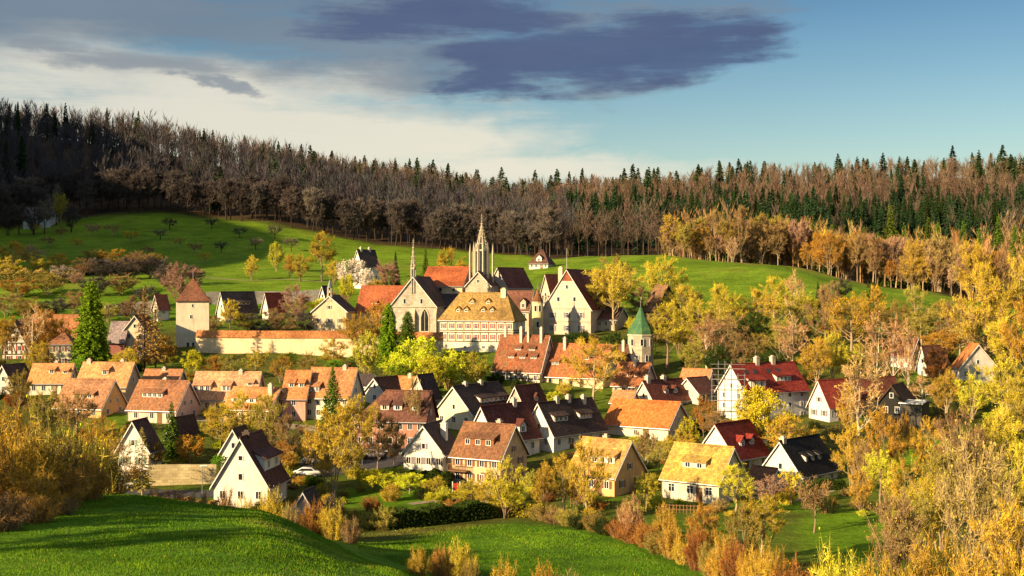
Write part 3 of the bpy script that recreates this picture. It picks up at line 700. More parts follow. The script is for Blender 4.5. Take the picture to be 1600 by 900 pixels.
house('terrace_house', 'orange gabled house with small attic window right of the golden tree', 'house', (350, 420, 452), 640, 608, 664, 28, 'R', OCHRE, (0.52, 0.22, 0.09), short='the orange gable with attic window', moss=0.1, nl=4, nr=1, dorm=[('shed', .35, .9, .25, 1.1, 3, WHITE)], chim=[(.12, .35, .8)])
house('terrace_house', 'salmon pink house with orange roof and two small dormers', 'house', (441, 477, 492), 621, 581, 657, 14, 'R', (0.66, 0.32, 0.25), R_ORANGE, short='the salmon house with two dormers', moss=0.1,
      dorm=[('shed', .55, .80, .35, 1.1, 1, WHITE), ('shed', .12, .37, .35, 1.1, 1, WHITE)], nl=1, nr=0, st=2)
house('terrace_house', 'white walled house with high orange roof beside the salmon house', 'house', (477, 545, 567), 620, 577, 655, 20, 'R', (0.72, 0.62, 0.48), (0.44, 0.20, 0.09), short='the high orange roof', moss=0.25, dorm=[('shed', .70, .98, .12, 1.3, 3, WHITE)], nl=5, nr=2, st=2, chim=[(.25, .5, .5)], d=231)
house('gabled_house', 'small dark roofed house behind the white gable and the high orange roof', 'house', (550, 576, 592), 603, 587, 622, 25, 'R', CREAM, (0.06, 0.045, 0.05), short='the small dark roof', nl=3, nr=0)
house('gabled_house', 'white gable with brown and orange roofs meeting in an L', 'house', (571, 600, 640), 612, 592, 634, 40, 'L', WHITE, (0.11, 0.05, 0.04), short='the small white gable', nl=1, nr=2)
house('gabled_house', 'house with glowing orange slope beside the small white gable', 'house', (607, 640, 655), 612, 590, 632, 22, 'R', PALE, (0.50, 0.21, 0.08), short='the glowing orange slope', nl=2, nr=1, chim=[(.2, .5, .5)], d=246)
house('gabled_house', 'house with steep dark roof and a skylight at its right end', 'house', (640, 667, 688), 621, 587, 640, 42, 'L', GREYW, (0.07, 0.045, 0.045), short='the steep dark roof', nl=2, nr=2)
house('brick_house', 'brick red house with large brown roof and three white dormers', 'house', (556, 664, 682), 657, 613, 702, 14, 'R', (0.42, 0.20, 0.14), (0.15, 0.065, 0.05), short='the brick red house', moss=0.2, hip1=4.0,
      dorm=[('shed', .55, .67, .3, 1.2, 1, WHITE), ('shed', .36, .48, .3, 1.2, 1, WHITE), ('shed', .1, .22, .3, 1.2, 1, WHITE)], nl=7, nr=2, st=2)

# -- right side
_, BIG = house('gabled_house', 'large white three storey house with red roof, skylights and scaffolded gable', 'house', (1121, 1166, 1262), 613, 571, 662, 48, 'L', (0.72, 0.68, 0.64), (0.27, 0.04, 0.03), short='the large white three storey house', moss=0.08,
      dorm=[('shed', .10, .34, .12, 1.5, 2, WHITE), ('shed', .55, .80, .30, 1.2, 4, WHITE)], chim=[(.40, .5, 1.2, .4), (.66, .5, 1.2, .4)], nl=2, nr=5, st=3)
_r = HOUSES[-1]['root']; R_, C_, h_, ri_ = BIG['wR'], BIG['wL'], BIG['h'], BIG['rise']
for u in (.16, .30, .52, .68):
    o = obj('skylight', cube_of(M_GLASS), _r); c_ = C_ * .34; o.location = (R_ * u, c_, h_ + c_ * ri_ / (C_ / 2) + .27); o.rotation_euler = (math.atan2(ri_, C_ / 2), 0, 0); o.scale = (.8, 1.0, .08)
house('gabled_house', 'white gabled house with red roof behind the birch', 'house', (1264, 1296, 1345), 634, 596, 662, 45, 'L', WHITE, (0.30, 0.05, 0.035), short='the white house behind the birch', nl=2, nr=3, moss=0.1, shut=S_GREY)
house('gabled_house', 'dark red roofed house joining the birch house to the black timber gable', 'house', (1322, 1345, 1408), 622, 592, 655, 52, 'L', GREYW, (0.17, 0.05, 0.035), short='the dark red linking roof', nl=1, nr=4, d=238)
house('timber_house', 'black timber gable with white window frames', 'house', (1375, 1411, 1428), 627, 604, 658, 14, 'L', (0.025, 0.024, 0.022), (0.10, 0.055, 0.04), short='the black timber gable', nl=2, nr=1, d=226)
house('garage', 'flat white roofed annex beside the black timber gable', 'shed', (1408, 1440, 1452), 632, 628, 658, 14, 'R', (0.08, 0.07, 0.06), (0.62, 0.60, 0.56), d=224, short='the flat white annex', nl=2, nr=0, attic=False, win=False)
house('gabled_house', 'white house with pale gable half hidden behind two birches', 'house', (1392, 1424, 1442), 555, 529, 586, 30, 'R', (0.66, 0.55, 0.50), R_MAROON, d=276, short='the pale gable behind the birches', nl=2, nr=1)
house('gabled_house', 'dark roofed house among brown trees right of the pale gable', 'house', (1434, 1449, 1482), 572, 542, 598, 48, 'L', WHITE, (0.12, 0.055, 0.045), d=268, short='the dark roof among brown trees', nl=1, nr=2)
house('gabled_house', 'white gable with orange lit roof among the golden trees at right', 'house', (1488, 1500, 1556), 573, 539, 598, 62, 'R', (0.62, 0.56, 0.52), (0.46, 0.17, 0.06), d=262, short='the white gable among golden trees', nl=1, nr=3)
house('gabled_house', 'white gable house with maroon roof and two pointed dormers below the green tower', 'house', (990, 1022, 1080), 627, 597, 648, 42, 'L', (0.72, 0.60, 0.44), (0.15, 0.045, 0.035), short='the maroon roof with two dormers',
      dorm=[('gable', .36, .47, .3, .9, 1, WHITE), ('gable', .60, .71, .3, .9, 1, WHITE)], chim=[(.10, .5, .9, .42), (.55, .55, .7, .42)], nl=2, nr=3, d=238)
house('cottage', 'tiny orange roofed cottage just above the barn roof', 'house', (955, 985, 998), 629, 613, 642, 24, 'R', PALE, (0.48, 0.21, 0.10), d=236, short='the tiny orange cottage', nl=2, nr=0, attic=False)
house('cottage', 'small bright orange roof behind the maroon roof', 'house', (1062, 1104, 1117), 598, 579, 618, 26, 'R', CREAM, (0.50, 0.19, 0.09), d=252, short='the small bright orange roof', nl=2, nr=1, attic=False)
house('cottage', 'low brown roofed house left of the scaffold', 'house', (1058, 1092, 1120), 614, 592, 636, 42, 'L', GREYW, (0.12, 0.05, 0.04), d=243, short='the low brown roof', nl=1, nr=2, attic=False)

# -- abbey precinct
def timbers(face, w, h, rows, n): return None
house('timber_house', 'long half-timbered building with three tall chimneys and brown dormered roof', 'house', (771, 844, 870), 578, 526, 606, 30, 'R', (0.62, 0.52, 0.40), (0.25, 0.085, 0.045), short='the half-timbered building with three chimneys', moss=0.7, d=262,
      dorm=[('shed', .12, .26, .30, .9, 2, (0.2, .1, .06)), ('shed', .36, .50, .30, .9, 2, (0.2, .1, .06)), ('shed', .60, .74, .30, .9, 2, (0.2, .1, .06)), ('shed', .2, .34, .55, .8, 2, (0.2, .1, .06)), ('shed', .5, .64, .55, .8, 2, (0.2, .1, .06))],
      chim=[(.92, .5, 1.6, .28), (.55, .42, 1.7, .30), (.40, .42, 1.7, .22), (.12, .42, 1.7, .28)], nl=5, nr=1, timber=[('L', 0.25, 1.75, 8, 2), ('L', 1.75, 3.4, 8, 3)])
r, q = house('abbey_hall', 'long stone hall with pointed windows and orange roof behind the golden tree', 'hall', (840, 942, 966), 588, 540, 616, 24, 'R', (0.66, 0.55, 0.34), (0.33, 0.115, 0.05), short='the stone hall with pointed windows', moss=0.55, d=257, win=False,
      dorm=[('shed', .70, .82, .30, 1.0, 2, (0.3, .15, .08)), ('shed', .25, .35, .5, .8, 1, (0.3, .15, .08))], chim=[(.68, .42, 1.3, .3)])
def pointed_window(root, face, along, z0, w, h, off=0.03, mat=M_STONE_TRIM):
    prof = [(-w/2, z0), (w/2, z0), (w/2, z0 + h * .62), (w * .3, z0 + h * .85), (0, z0 + h), (-w * .3, z0 + h * .85), (-w/2, z0 + h * .62)]
    def ring(sc_, y): return [((x * sc_), y, (z - z0 - h * .45) * (1 + (sc_ - 1) * .5) + z0 + h * .45) for x, z in prof]
    m = MB(); o = ring(1.28, -.10); i = ring(1.0, -.10); o2 = ring(1.28, .02); i2 = ring(1.0, .02); n = len(prof)
    m.add(o + i + o2 + i2, [(k, (k+1) % n, n + (k+1) % n, n + k) for k in range(n)] + [(k, (k+1) % n, 2*n + (k+1) % n, 2*n + k) for k in range(n)] + [(n+k, n+(k+1) % n, 3*n+(k+1) % n, 3*n+k) for k in range(n)])
    if w > .8: m.box(-.05, .05, -.09, .01, z0 + .02, z0 + h * .9)
    wo = m.build('window', mat, root)
    MB().add(ring(1.02, -.02) + ring(1.02, .02), [tuple(range(n)), tuple(range(2*n-1, n-1, -1))] + [(k, (k+1) % n, n+(k+1) % n, n+k) for k in range(n)]).build('pane', M_GLASS, wo)
    if face == 'R': wo.location = (along, -off, 0)
    else: wo.location = (-off, along, 0); wo.rotation_euler = (0, 0, -math.pi / 2)
    return wo
for k in range(5): pointed_window(r, 'L', q['wL'] * (.96 - k * .16), 1.3, .75, 1.9)
house('abbey_hall', 'hip roofed end block with dark slope between the hall and the green tower', 'hall', (960, 992, 1010), 590, 541, 618, 30, 'R', (0.55, 0.45, 0.30), (0.16, 0.07, 0.05), short='the dark hip roofed block', d=262, hip0=3, nl=2, nr=1, chim=[(.8, .45, .9, .3)])
house('timber_house', 'low half-timbered house with orange dormered roof in front of the green tower', 'house', (957, 1004, 1026), 602, 569, 622, 26, 'R', (0.55, 0.46, 0.34), (0.30, 0.11, 0.05), short='the low house in front of the green tower', d=250, nl=4, nr=1,
      dorm=[('shed', .5, .6, .35, .8, 1, (.25, .12, .06)), ('shed', .25, .35, .35, .8, 1, (.25, .12, .06))], chim=[(.45, .45, .9, .3)], timber=[('R', .2, 2.2, 5, 2)])
r, q = house('guest_house', 'half-timbered abbey house with ochre roof, red shutters and two rows of windows', 'house', (687, 802, 820), 499, 459, 553, 17, 'R', (0.76, 0.66, 0.50), (0.37, 0.23, 0.075), short='the ochre roofed abbey house', moss=0.6, hip0=3.0, hip1=3.4, d=292,
      dorm=[('gable', .74, .80, .26, .8, 1, (.4, .25, .1)), ('gable', .63, .69, .26, .8, 1, (.4, .25, .1)), ('gable', .40, .46, .26, .8, 1, (.4, .25, .1)), ('gable', .28, .34, .26, .8, 1, (.4, .25, .1)), ('gable', .58, .64, .58, .8, 1, (.4, .25, .1)), ('gable', .36, .42, .58, .8, 1, (.4, .25, .1))],
      chim=[(.20, .46, 1.0, .6, wall_mat((0.66, 0.55, 0.36)))], win=False)
wl, wr, hh = q['wL'], q['wR'], q['h']
for row, zc in enumerate((hh * .48, hh * .80)):
    for k in range(9):
        add_window(r, 'L', wl * (k + .5) / 9, zc, .78, 1.35, True, S_RED)
        for s in (-.98, .98): beam_part(r, 'L', wl * (k + .5) / 9 + s - .07, wl * (k + .5) / 9 + s + .07, zc - .95, zc + .95, S_RED if row else M_TIMBER, .05)
    for zz in (zc - 1.05, zc + 1.05): beam_part(r, 'L', 0, wl, zz - .1, zz + .1, M_TIMBER, .08)
    for k in range(2): add_window(r, 'R', wr * (k + .5) / 2, zc, .8, 1.3, True)
    for k in range(4): beam_part(r, 'R', wr * k / 3 - .1, wr * k / 3 + .1, zc - .95, zc + .95, M_TIMBER, .05)
    for zz in (zc - 1.05, zc + 1.05): beam_part(r, 'R', 0, wr, zz - .1, zz + .1, M_TIMBER, .08)
for k in range(3): add_window(r, 'L', wl * (k + .6) / 4, hh * .18, .9, .8, True)
# palace with the big stepped gable and corner turret
r, q = house('palace', 'tall stone palace gable with red gable peak and grey shutters', 'palace', (849, 923, 962), 482, 422, 523, 16, 'L', (0.60, 0.48, 0.38), (0.17, 0.05, 0.045), short='the tall palace gable', moss=0.15, d=318, win=False, chim=[(.25, .78, .6, .55, wall_mat((0.62, 0.5, 0.34)))])
wl, hh, ri = q['wL'], q['h'], q['rise']
for zc in (hh * .24, hh * .74):
    for k in range(3): add_window(r, 'L', wl * (.2 + .3 * k), zc, 1.0, 1.6, True, S_GREY)
for k in (.34, .68): add_window(r, 'L', wl * k, hh + ri * .24, .9, 1.3, False)
add_window(r, 'L', wl * .5, hh + ri * .56, .8, 1.2, False)
for zz in (hh * .50, hh * 1.0): beam_part(r, 'L', 0, wl, zz - .12, zz + .12, M_STONE_TRIM, .16, 'string_course')
pk = MB(); pk.add([(-.12, wl * .36, hh + ri * .72), (-.12, wl * .64, hh + ri * .72), (-.12, wl * .5, hh + ri * .99), (-.02, wl * .36, hh + ri * .72), (-.02, wl * .64, hh + ri * .72), (-.02, wl * .5, hh + ri * .99)], [(0,1,2),(3,4,5),(0,1,4,3),(1,2,5,4),(2,0,3,5)])
pk.build('gable_peak', roof_mat((0.30, 0.09, 0.05)), r, uv=True)
fl = MB(); fl.beam((0, wl * .5, hh + ri), (0, wl * .5, hh + ri + 5.6), (.10, .05), n=6); fp = fl.build('flagpole', M_METAL, r)
fg = MB()
for k in range(6):
    x0, x1 = .05 + k * .26, .05 + (k + 1) * .26; w0, w1 = math.sin(k * 1.1) * .12, math.sin((k + 1) * 1.1) * .12
    fg.add([(x0, wl*.5 + w0, hh+ri+4.3 - k*.12), (x1, wl*.5 + w1, hh+ri+4.2 - k*.12), (x1, wl*.5 + w1, hh+ri+5.3 - k*.12), (x0, wl*.5 + w0, hh+ri+5.4 - k*.12)], [(0, 1, 2, 3)])
fg.build('flag', plain_mat('yellow_flag', (0.6, 0.42, 0.05), 0.8), fp, recalc=False)
def round_tower(name, label, px, pyB, pyE, pyT, rpx, d, wall, roofm, nside=16, short=None, wins=((.75, 3), (.35, 2)), flare=1.12, wmat=None):
    x = X_at(px, d); zb = Z_at(pyB, d); h = Z_at(pyE, d) - zb; rise = Z_at(pyT, d) - zb - h; R_ = rpx / F * d
    root = empty(name, (x, d, zb)); tag(root, label, 'tower')
    MB().lathe([(R_, -4), (R_, h * .5), (R_, h)], nside).build('wall', wmat or wall_mat(wall), root, smooth=nside > 10)
    MB().lathe([(R_ * flare, h + .01), (R_ * .98, h + rise * .12), (R_ * .5, h + rise * .5), (.04, h + rise)], nside if nside > 10 else nside).build('roof', roofm, root, uv=True)
    MB().lathe([(R_ * 1.05, h - .3), (R_ * 1.05, h)], nside).build('cornice', M_STONE_TRIM, root)
    MB().beam((0, 0, h + rise - .1), (0, 0, h + rise + 1.5), (.08, .03), n=6).build('finial', M_METAL, root)
    for fr, n in wins:
        for k in range(n):
            an = -math.pi / 2 + (k - (n - 1) / 2) * .8; fm, pm = window_meshes(.7, 1.5, False)
            w = obj('window', fm, root, loc=(R_ * math.cos(an) * .998, R_ * math.sin(an) * .998, h * fr)); w.rotation_euler = (0, 0, an + math.pi / 2); obj('pane', pm, w)
    HOUSES.append(dict(name=name, short=short, px=px, py=(pyB + pyT) / 2, x0=px - rpx, x1=px + rpx, d=d, root=root, top=pyT)); return root
round_tower('corner_turret', 'slim round yellow turret with brown cone roof at the palace corner', 840, 526, 471, 451, 8.6, 312, (0.70, 0.55, 0.28), roof_mat((0.30, 0.13, 0.06)), 12, 'the slim yellow turret', ((.80, 2), (.35, 1)))
def copper():
    m, N, L, b = new_mat('green_copper'); tc = N.new('ShaderNodeTexCoord')
    c = ramp(N, L, tex_noise(N, L, 0.8, 5, tc.outputs['Object'], 0.7), [(0.3, (0.03, 0.095, 0.055)), (0.52, (0.06, 0.15, 0.065)), (0.7, (0.19, 0.22, 0.04))])
    L.new(c, b.inputs['Base Color']); b.inputs['Roughness'].default_value = 0.6; return m
round_tower('green_tower', 'round stone tower with pointed green copper roof', 1001, 584, 522, 478, 20, 275, (0.52, 0.43, 0.31), copper(), 8, 'the green copper tower', ((.80, 3), (.4, 2)), 1.0, stone_mat((0.50, 0.42, 0.32)))
# square gate tower on the left
d = 300; a = 14; x = X_at(275, d); zb = Z_at(548, d); h = Z_at(470, d) - zb; rise = Z_at(434, d + 4) - zb - h
tw = empty('gate_tower', (x, d, zb), math.radians(90 - 78)); tag(tw, 'square cream tower with flared brown pyramid roof at the precinct wall', 'tower')
w1, w2 = 7.6, 6.4
MB().box(0, w1, 0, w2, -4, h).build('wall', wall_mat((0.70, 0.62, 0.46)), tw)
tr = MB(); o_ = .55; cxx, cyy = w1 / 2, w2 / 2
vs_ = [(-o_, -o_, h - .1), (w1 + o_, -o_, h - .1), (w1 + o_, w2 + o_, h - .1), (-o_, w2 + o_, h - .1)]; s_ = .72; zz = h + rise * .2
v2_ = [(cxx + (p[0] - cxx) * s_, cyy + (p[1] - cyy) * s_, zz) for p in vs_]
tr.add(vs_ + v2_ + [(cxx, cyy, h + rise)], [(0,1,5,4),(1,2,6,5),(2,3,7,6),(3,0,4,7),(4,5,8),(5,6,8),(6,7,8),(7,4,8),(0,3,2,1)]).build('roof', roof_mat((0.20, 0.085, 0.055), .2), tw, uv=True)
MB().beam((cxx, cyy, h + rise), (cxx, cyy, h + rise + 1.6), .05).build('finial', M_METAL, tw)
for u, zf, ww_, wh in ((.5, .90, .5, .9), (.45, .68, .6, 1.0), (.36, .12, .8, 1.3), (.52, .12, .8, 1.3)): add_window(tw, 'R', w1 * u, h * zf, ww_, wh, False)
add_window(tw, 'L', w2 * .5, h * .5, .5, .9, False)
HOUSES.append(dict(name='gate_tower', short='the square cream tower', px=291, py=490, x0=262, x1=320, d=d, root=tw, top=434))
# precinct wall with tiled coping
def long_wall(name, label, pts, wmat, cap, th=1.0, short=None, capw=1.0, cat='wall', merlon=False):
    """pts: (px, depth, py_top, py_bottom)"""
    P = [(X_at(px, d), d, Z_at(pt, d), Z_at(pb, d)) for px, d, pt, pb in pts]
    root = empty(name, (P[0][0], P[0][1], P[0][3])); tag(root, label, cat); ox, oy, oz = P[0][0], P[0][1], P[0][3]
    m = MB(); c = MB()
    for k in range(len(P) - 1):
        A_, B_ = P[k], P[k + 1]; dx, dy = B_[0] - A_[0], B_[1] - A_[1]; ln = math.hypot(dx, dy); n_ = (-dy / ln, dx / ln)
        q = [(A_[0]-ox, A_[1]-oy), (B_[0]-ox, B_[1]-oy), (B_[0]-ox + n_[0]*th, B_[1]-oy + n_[1]*th), (A_[0]-ox + n_[0]*th, A_[1]-oy + n_[1]*th)]
        zt = (A_[2]-oz, B_[2]-oz, B_[2]-oz, A_[2]-oz); zb_ = (A_[3]-oz-3, B_[3]-oz-3, B_[3]-oz-3, A_[3]-oz-3)
        m.add([(p[0], p[1], z) for p, z in zip(q, zb_)] + [(p[0], p[1], z) for p, z in zip(q, zt)], [(0,1,2,3),(4,5,6,7),(0,1,5,4),(1,2,6,5),(2,3,7,6),(3,0,4,7)])
        if cap is not None:
            e = .35; rr = capw
            q0 = [(q[0][0]-n_[0]*e, q[0][1]-n_[1]*e, zt[0] - .15), (q[1][0]-n_[0]*e, q[1][1]-n_[1]*e, zt[1] - .15), (q[1][0]+n_[0]*th/2, q[1][1]+n_[1]*th/2, zt[1]+rr), (q[0][0]+n_[0]*th/2, q[0][1]+n_[1]*th/2, zt[0]+rr),
                  (q[2][0]+n_[0]*e, q[2][1]+n_[1]*e, zt[1]-.15), (q[3][0]+n_[0]*e, q[3][1]+n_[1]*e, zt[0]-.15)]
            c.add(q0, [(0,1,2,3),(3,2,4,5),(0,3,5),(1,4,2),(0,5,4,1)])
    m.build('wall', wmat, root)
    if cap is not None: c.build('coping', cap, root, uv=True)
    px = sum(p[0] for p in pts) / len(pts); HOUSES.append(dict(name=name, short=short, px=px, py=pts[0][3], x0=pts[0][0], x1=pts[-1][0], d=pts[0][1], root=root, top=pts[0][2])); return root
long_wall('precinct_wall', 'long sunlit plastered wall with orange tile coping right of the square tower', [(306, 294, 526, 570), (420, 291, 527, 566), (560, 289, 527, 562), (692, 288, 530, 560)], wall_mat((0.74, 0.56, 0.36)), roof_mat((0.46, 0.19, 0.07), .2), 1.2, 'the long sunlit wall', 1.5)
long_wall('retaining_wall', 'long grey stone wall at the foot of the left meadow', [(322, 372, 456, 468), (400, 376, 455, 468), (452, 378, 455, 466), (505, 380, 452, 464)], stone_mat((0.30, 0.28, 0.26)), None, .6, 'the grey meadow wall')
long_wall('retaining_wall', 'grey stone wall between the tall conifer and the square tower', [(165, 345, 477, 492), (205, 350, 472, 488), (238, 352, 470, 484)], stone_mat((0.40, 0.34, 0.27)), None, .6, 'the wall behind the conifer')
long_wall('garden_wall', 'low pale stone wall beside the street left of the white house', [(233, 186, 727, 746), (280, 187, 726, 745), (338, 188, 726, 744)], stone_mat((0.62, 0.50, 0.28)), None, .5, 'the low street wall')
# abbey church and its neighbours
r, q = house('abbey_building', 'cream abbey building with blind gable and small bell turret', 'house', (488, 541, 556), 486, 463, 520, 14, 'L', (0.62, 0.50, 0.33), (0.08, 0.06, 0.055), d=322, short='the abbey gable with bell turret', nl=3, nr=1, st=1, shut=S_GREY)
tr_ = HOUSES[-1]['root']; zz0 = Z_at(463, 323) - tr_.location.z; wl_ = q['wL']
for sx in (-.45, .45):
    for sy in (-.45, .45): MB().box(.5 + sx - .1, .5 + sx + .1, wl_/2 + sy - .1, wl_/2 + sy + .1, zz0 - 1, zz0 + 2.1).build('turret_post', M_STONE_TRIM, tr_)
MB().lathe([(.75, zz0 + 2.1), (.6, zz0 + 2.5), (.05, zz0 + 4.3)], 8, (.5, wl_/2)).build('turret_roof', M_LEAD, tr_); MB().lathe([(.38, zz0 + .9), (.30, zz0 + 1.5), (.1, zz0 + 1.8)], 10, (.5, wl_/2)).build('bell', M_METAL, tr_)
MB().box(-.15, 1.15, wl_/2 - .65, wl_/2 + .65, zz0 - 1.2, zz0 + .25).build('turret_base', M_STONE_TRIM, tr_)
r, q = house('refectory', 'abbey refectory with large red tiled roof left of the gothic gable', 'hall', (556, 622, 640), 488, 448, 520, 14, 'R', (0.66, 0.53, 0.33), (0.38, 0.11, 0.05), d=330, short='the red refectory roof', moss=.2, nl=6, nr=0, st=1, dorm=[('shed', .55, .68, .3, .7, 1)], attic=False)
r, q = house('chapel', 'grey stone gothic gable with tall pointed window and slender stone spire', 'church', (609, 682, 706), 479, 433, 527, 11, 'L', GREYW, (0.09, 0.055, 0.05), d=318, short='the grey gothic gable', win=False, wmat=stone_mat((0.50, 0.44, 0.36)), oe=.25)
wl, hh, ri = q['wL'], q['h'], q['rise']
pointed_window(r, 'L', wl * .25, hh * .2, 1.9, hh * .72)
for u in (.32, .68): add_window(r, 'L', wl * u, hh + ri * .18, .8, 1.5, False)
beam_part(r, 'L', 0, wl, hh - .15, hh + .1, M_STONE_TRIM, .3, 'string_course')
bt = []
for u in (.02, .48, .98):
    m = MB().box(-1.0, .05, wl * u - .35, wl * u + .35, -3, hh * .72); m.add([(-1.0, wl*u-.35, hh*.72), (-1.0, wl*u+.35, hh*.72), (.05, wl*u-.35, hh*.95), (.05, wl*u+.35, hh*.95), (.05, wl*u-.35, hh*.72), (.05, wl*u+.35, hh*.72)], [(0,1,3,2),(0,2,4),(1,5,3),(2,3,5,4)])
    m.build('buttress', M_STONE_TRIM, r)
def gothic_spire(root, cx_, cy_, z0, ztop, rb, ncol, pin, crock=8):
    """octagonal open-work spire: shafts, gablets, crocketed pyramid and finial"""
    H = ztop - z0; zl = z0 + H * .36
    for k in range(ncol):
        an = 2 * math.pi * (k + .5) / ncol; px_, py_ = cx_ + rb * math.cos(an), cy_ + rb * math.sin(an)
        MB().beam((px_, py_, z0 - 2), (px_, py_, zl), (rb * .20, rb * .17), n=4).build('shaft', M_STONE_TRIM, root)
        MB().beam((px_, py_, zl), (px_, py_, zl + H * .14), (rb * .17, .02), n=4).build('pinnacle', M_STONE_TRIM, root)
    m = MB().lathe([(rb * .98, zl - .2), (rb * .98, zl + .2)], ncol, (cx_, cy_), math.pi / ncol); m.build('ring', M_STONE_TRIM, root)
    MB().lathe([(rb * .55, z0 - 1), (rb * .55, zl)], ncol, (cx_, cy_), math.pi / ncol).build('core', M_LEAD, root)
    sp = MB()
    for k in range(ncol):
        an = 2 * math.pi * (k + .5) / ncol
        sp.beam((cx_ + rb * .85 * math.cos(an), cy_ + rb * .85 * math.sin(an), zl), (cx_, cy_, z0 + H * .84), (rb * .16, .07), n=4)
        for j in range(crock):
            t = (j + .5) / crock; r_ = rb * .85 * (1 - t) + .12
            sp.box(cx_ + r_ * math.cos(an) - .12, cx_ + r_ * math.cos(an) + .12, cy_ + r_ * math.sin(an) - .12, cy_ + r_ * math.sin(an) + .12, zl + (H * .84 - (zl - z0)) * t, zl + (H * .84 - (zl - z0)) * t + .22)
    for t in (.25, .5, .72):
        rr = rb * .85 * (1 - t); zz_ = zl + (H * .84 - (zl - z0)) * t
        sp.lathe([(rr, zz_ - .12), (rr, zz_ + .12)], ncol, (cx_, cy_), math.pi / ncol)
    so = sp.build('spire', M_STONE_TRIM, root)
    fi = MB().beam((cx_, cy_, z0 + H * .82), (cx_, cy_, ztop), (.12, .04), n=6)
    for t, w_ in ((.86, .42), (.90, .62), (.95, .3)): fi.lathe([(.05, z0 + H * t - .12), (w_, z0 + H * t), (.05, z0 + H * t + .12)], 8, (cx_, cy_))
    fi.build('finial', M_STONE_TRIM, so)
    for (dx, dy, hp) in pin:
        pm = MB().beam((cx_ + dx, cy_ + dy, z0 - 3), (cx_ + dx, cy_ + dy, z0 + hp * .62), .30, n=4); pm.beam((cx_ + dx, cy_ + dy, z0 + hp * .62), (cx_ + dx, cy_ + dy, z0 + hp), (.34, .02), n=4)
        pm.build('pinnacle', M_STONE_TRIM, root)
zt = Z_at(372, 318) - q['zb']; gothic_spire(r, .3, wl * .5, hh + ri * .72, zt, .62, 6, [], 5)
r, q = house('abbey_church', 'abbey church nave with bright red roof and three round windows', 'church', (658, 722, 742), 447, 418, 498, 10, 'R', (0.68, 0.54, 0.36), (0.46, 0.13, 0.05), d=338, short='the red church nave', moss=.15, win=False)
for k in range(3):
    u = q['wL'] * (.86 - k * .33); m = MB(); n = 14
    ring = [[(r_ * math.cos(2*math.pi*j/n), y_, r_ * math.sin(2*math.pi*j/n)) for j in range(n)] for r_, y_ in ((.75, -.1), (.5, -.1), (.75, .02), (.5, .02))]
    m.add(sum(ring, []), [(j, (j+1) % n, n+(j+1) % n, n+j) for j in range(n)] + [(j, (j+1) % n, 2*n+(j+1) % n, 2*n+j) for j in range(n)] + [(n+j, n+(j+1) % n, 3*n+(j+1) % n, 3*n+j) for j in range(n)])
    w = m.build('window', M_STONE_TRIM, r); w.location = (-.03, u, q['h'] - .95); w.rotation_euler = (0, 0, -math.pi / 2)
    MB().add([(.55 * math.cos(2*math.pi*j/n), -.03, .55 * math.sin(2*math.pi*j/n)) for j in range(n)] + [(.55 * math.cos(2*math.pi*j/n), .01, .55 * math.sin(2*math.pi*j/n)) for j in range(n)], [tuple(range(n)), tuple(range(n, 2*n))] + [(j, (j+1) % n, n+(j+1) % n, n+j) for j in range(n)]).build('pane', M_GLASS, w)
house('aisle', 'dark lean-to aisle roof below the church nave', 'church', (676, 722, 738), 482, 461, 505, 12, 'R', CREAM, (0.06, 0.045, 0.055), d=328, short='the dark aisle roof', win=False)
r, q = house('transept', 'church transept with small stone gable below the tall gothic crossing spire', 'church', (727, 767, 800), 447, 425, 500, 10, 'L', CREAM, (0.19, 0.07, 0.055), d=334, short='the transept under the tall spire', win=False, wmat=stone_mat((0.56, 0.46, 0.34)), rlen=16, oe=.25)
add_window(r, 'L', q['wL'] * .5, q['h'] + q['rise'] * .35, .9, 1.0, True)
zt = Z_at(333, 340) - q['zb']; z0 = Z_at(424, 340) - q['zb']
gothic_spire(r, 5.5, q['wL'] * .5, z0, zt, 1.75, 8, [(-.4, 3.1, 7.5), (-.4, -3.1, 7.5), (2.2, 2.6, 8.2), (2.2, -2.6, 8.2)], 8)
house('abbey_wing', 'maroon roofed abbey wing right of the tall spire', 'house', (764, 792, 812), 447, 419, 500, 30, 'L', GREYW, (0.19, 0.075, 0.06), d=345, short='the maroon wing right of the spire', win=False, rlen=14, hip1=0)
house('abbey_wing', 'brown roofed cloister wing between the ochre roof and the turret', 'house', (783, 826, 838), 484, 456, 525, 18, 'R', (0.55, 0.45, 0.33), (0.20, 0.085, 0.06), d=316, short='the brown cloister wing', nl=3, nr=0, attic=False,
      dorm=[('gable', .10, .30, -.02, 2.2, 1, (.45, .38, .3))])
house('timber_house', 'half-timbered gabled wing at the left side of the palace roof', 'house', (843, 862, 890), 466, 430, 500, 32, 'L', (0.60, 0.45, 0.34), (0.40, 0.17, 0.09), d=328, short='the half-timbered palace wing', nl=1, nr=0, timber=[('L', 4.4, 6.2, 4, 1)])
house('barn', 'dark barn with sunlit brown roof edge behind the green tower', 'barn', (1006, 1024, 1062), 484, 447, 520, 42, 'R', (0.12, 0.09, 0.07), (0.24, 0.13, 0.07), d=335, short='the dark barn behind the green tower', nl=0, nr=0, attic=False)
house('orangery', 'low stone wing with tall windows under the big golden tree', 'house', (922, 962, 982), 500, 482, 526, 14, 'R', (0.52, 0.42, 0.28), (0.16, 0.08, 0.06), d=322, short='the low wing under the big tree', nl=4, nr=0, attic=False)
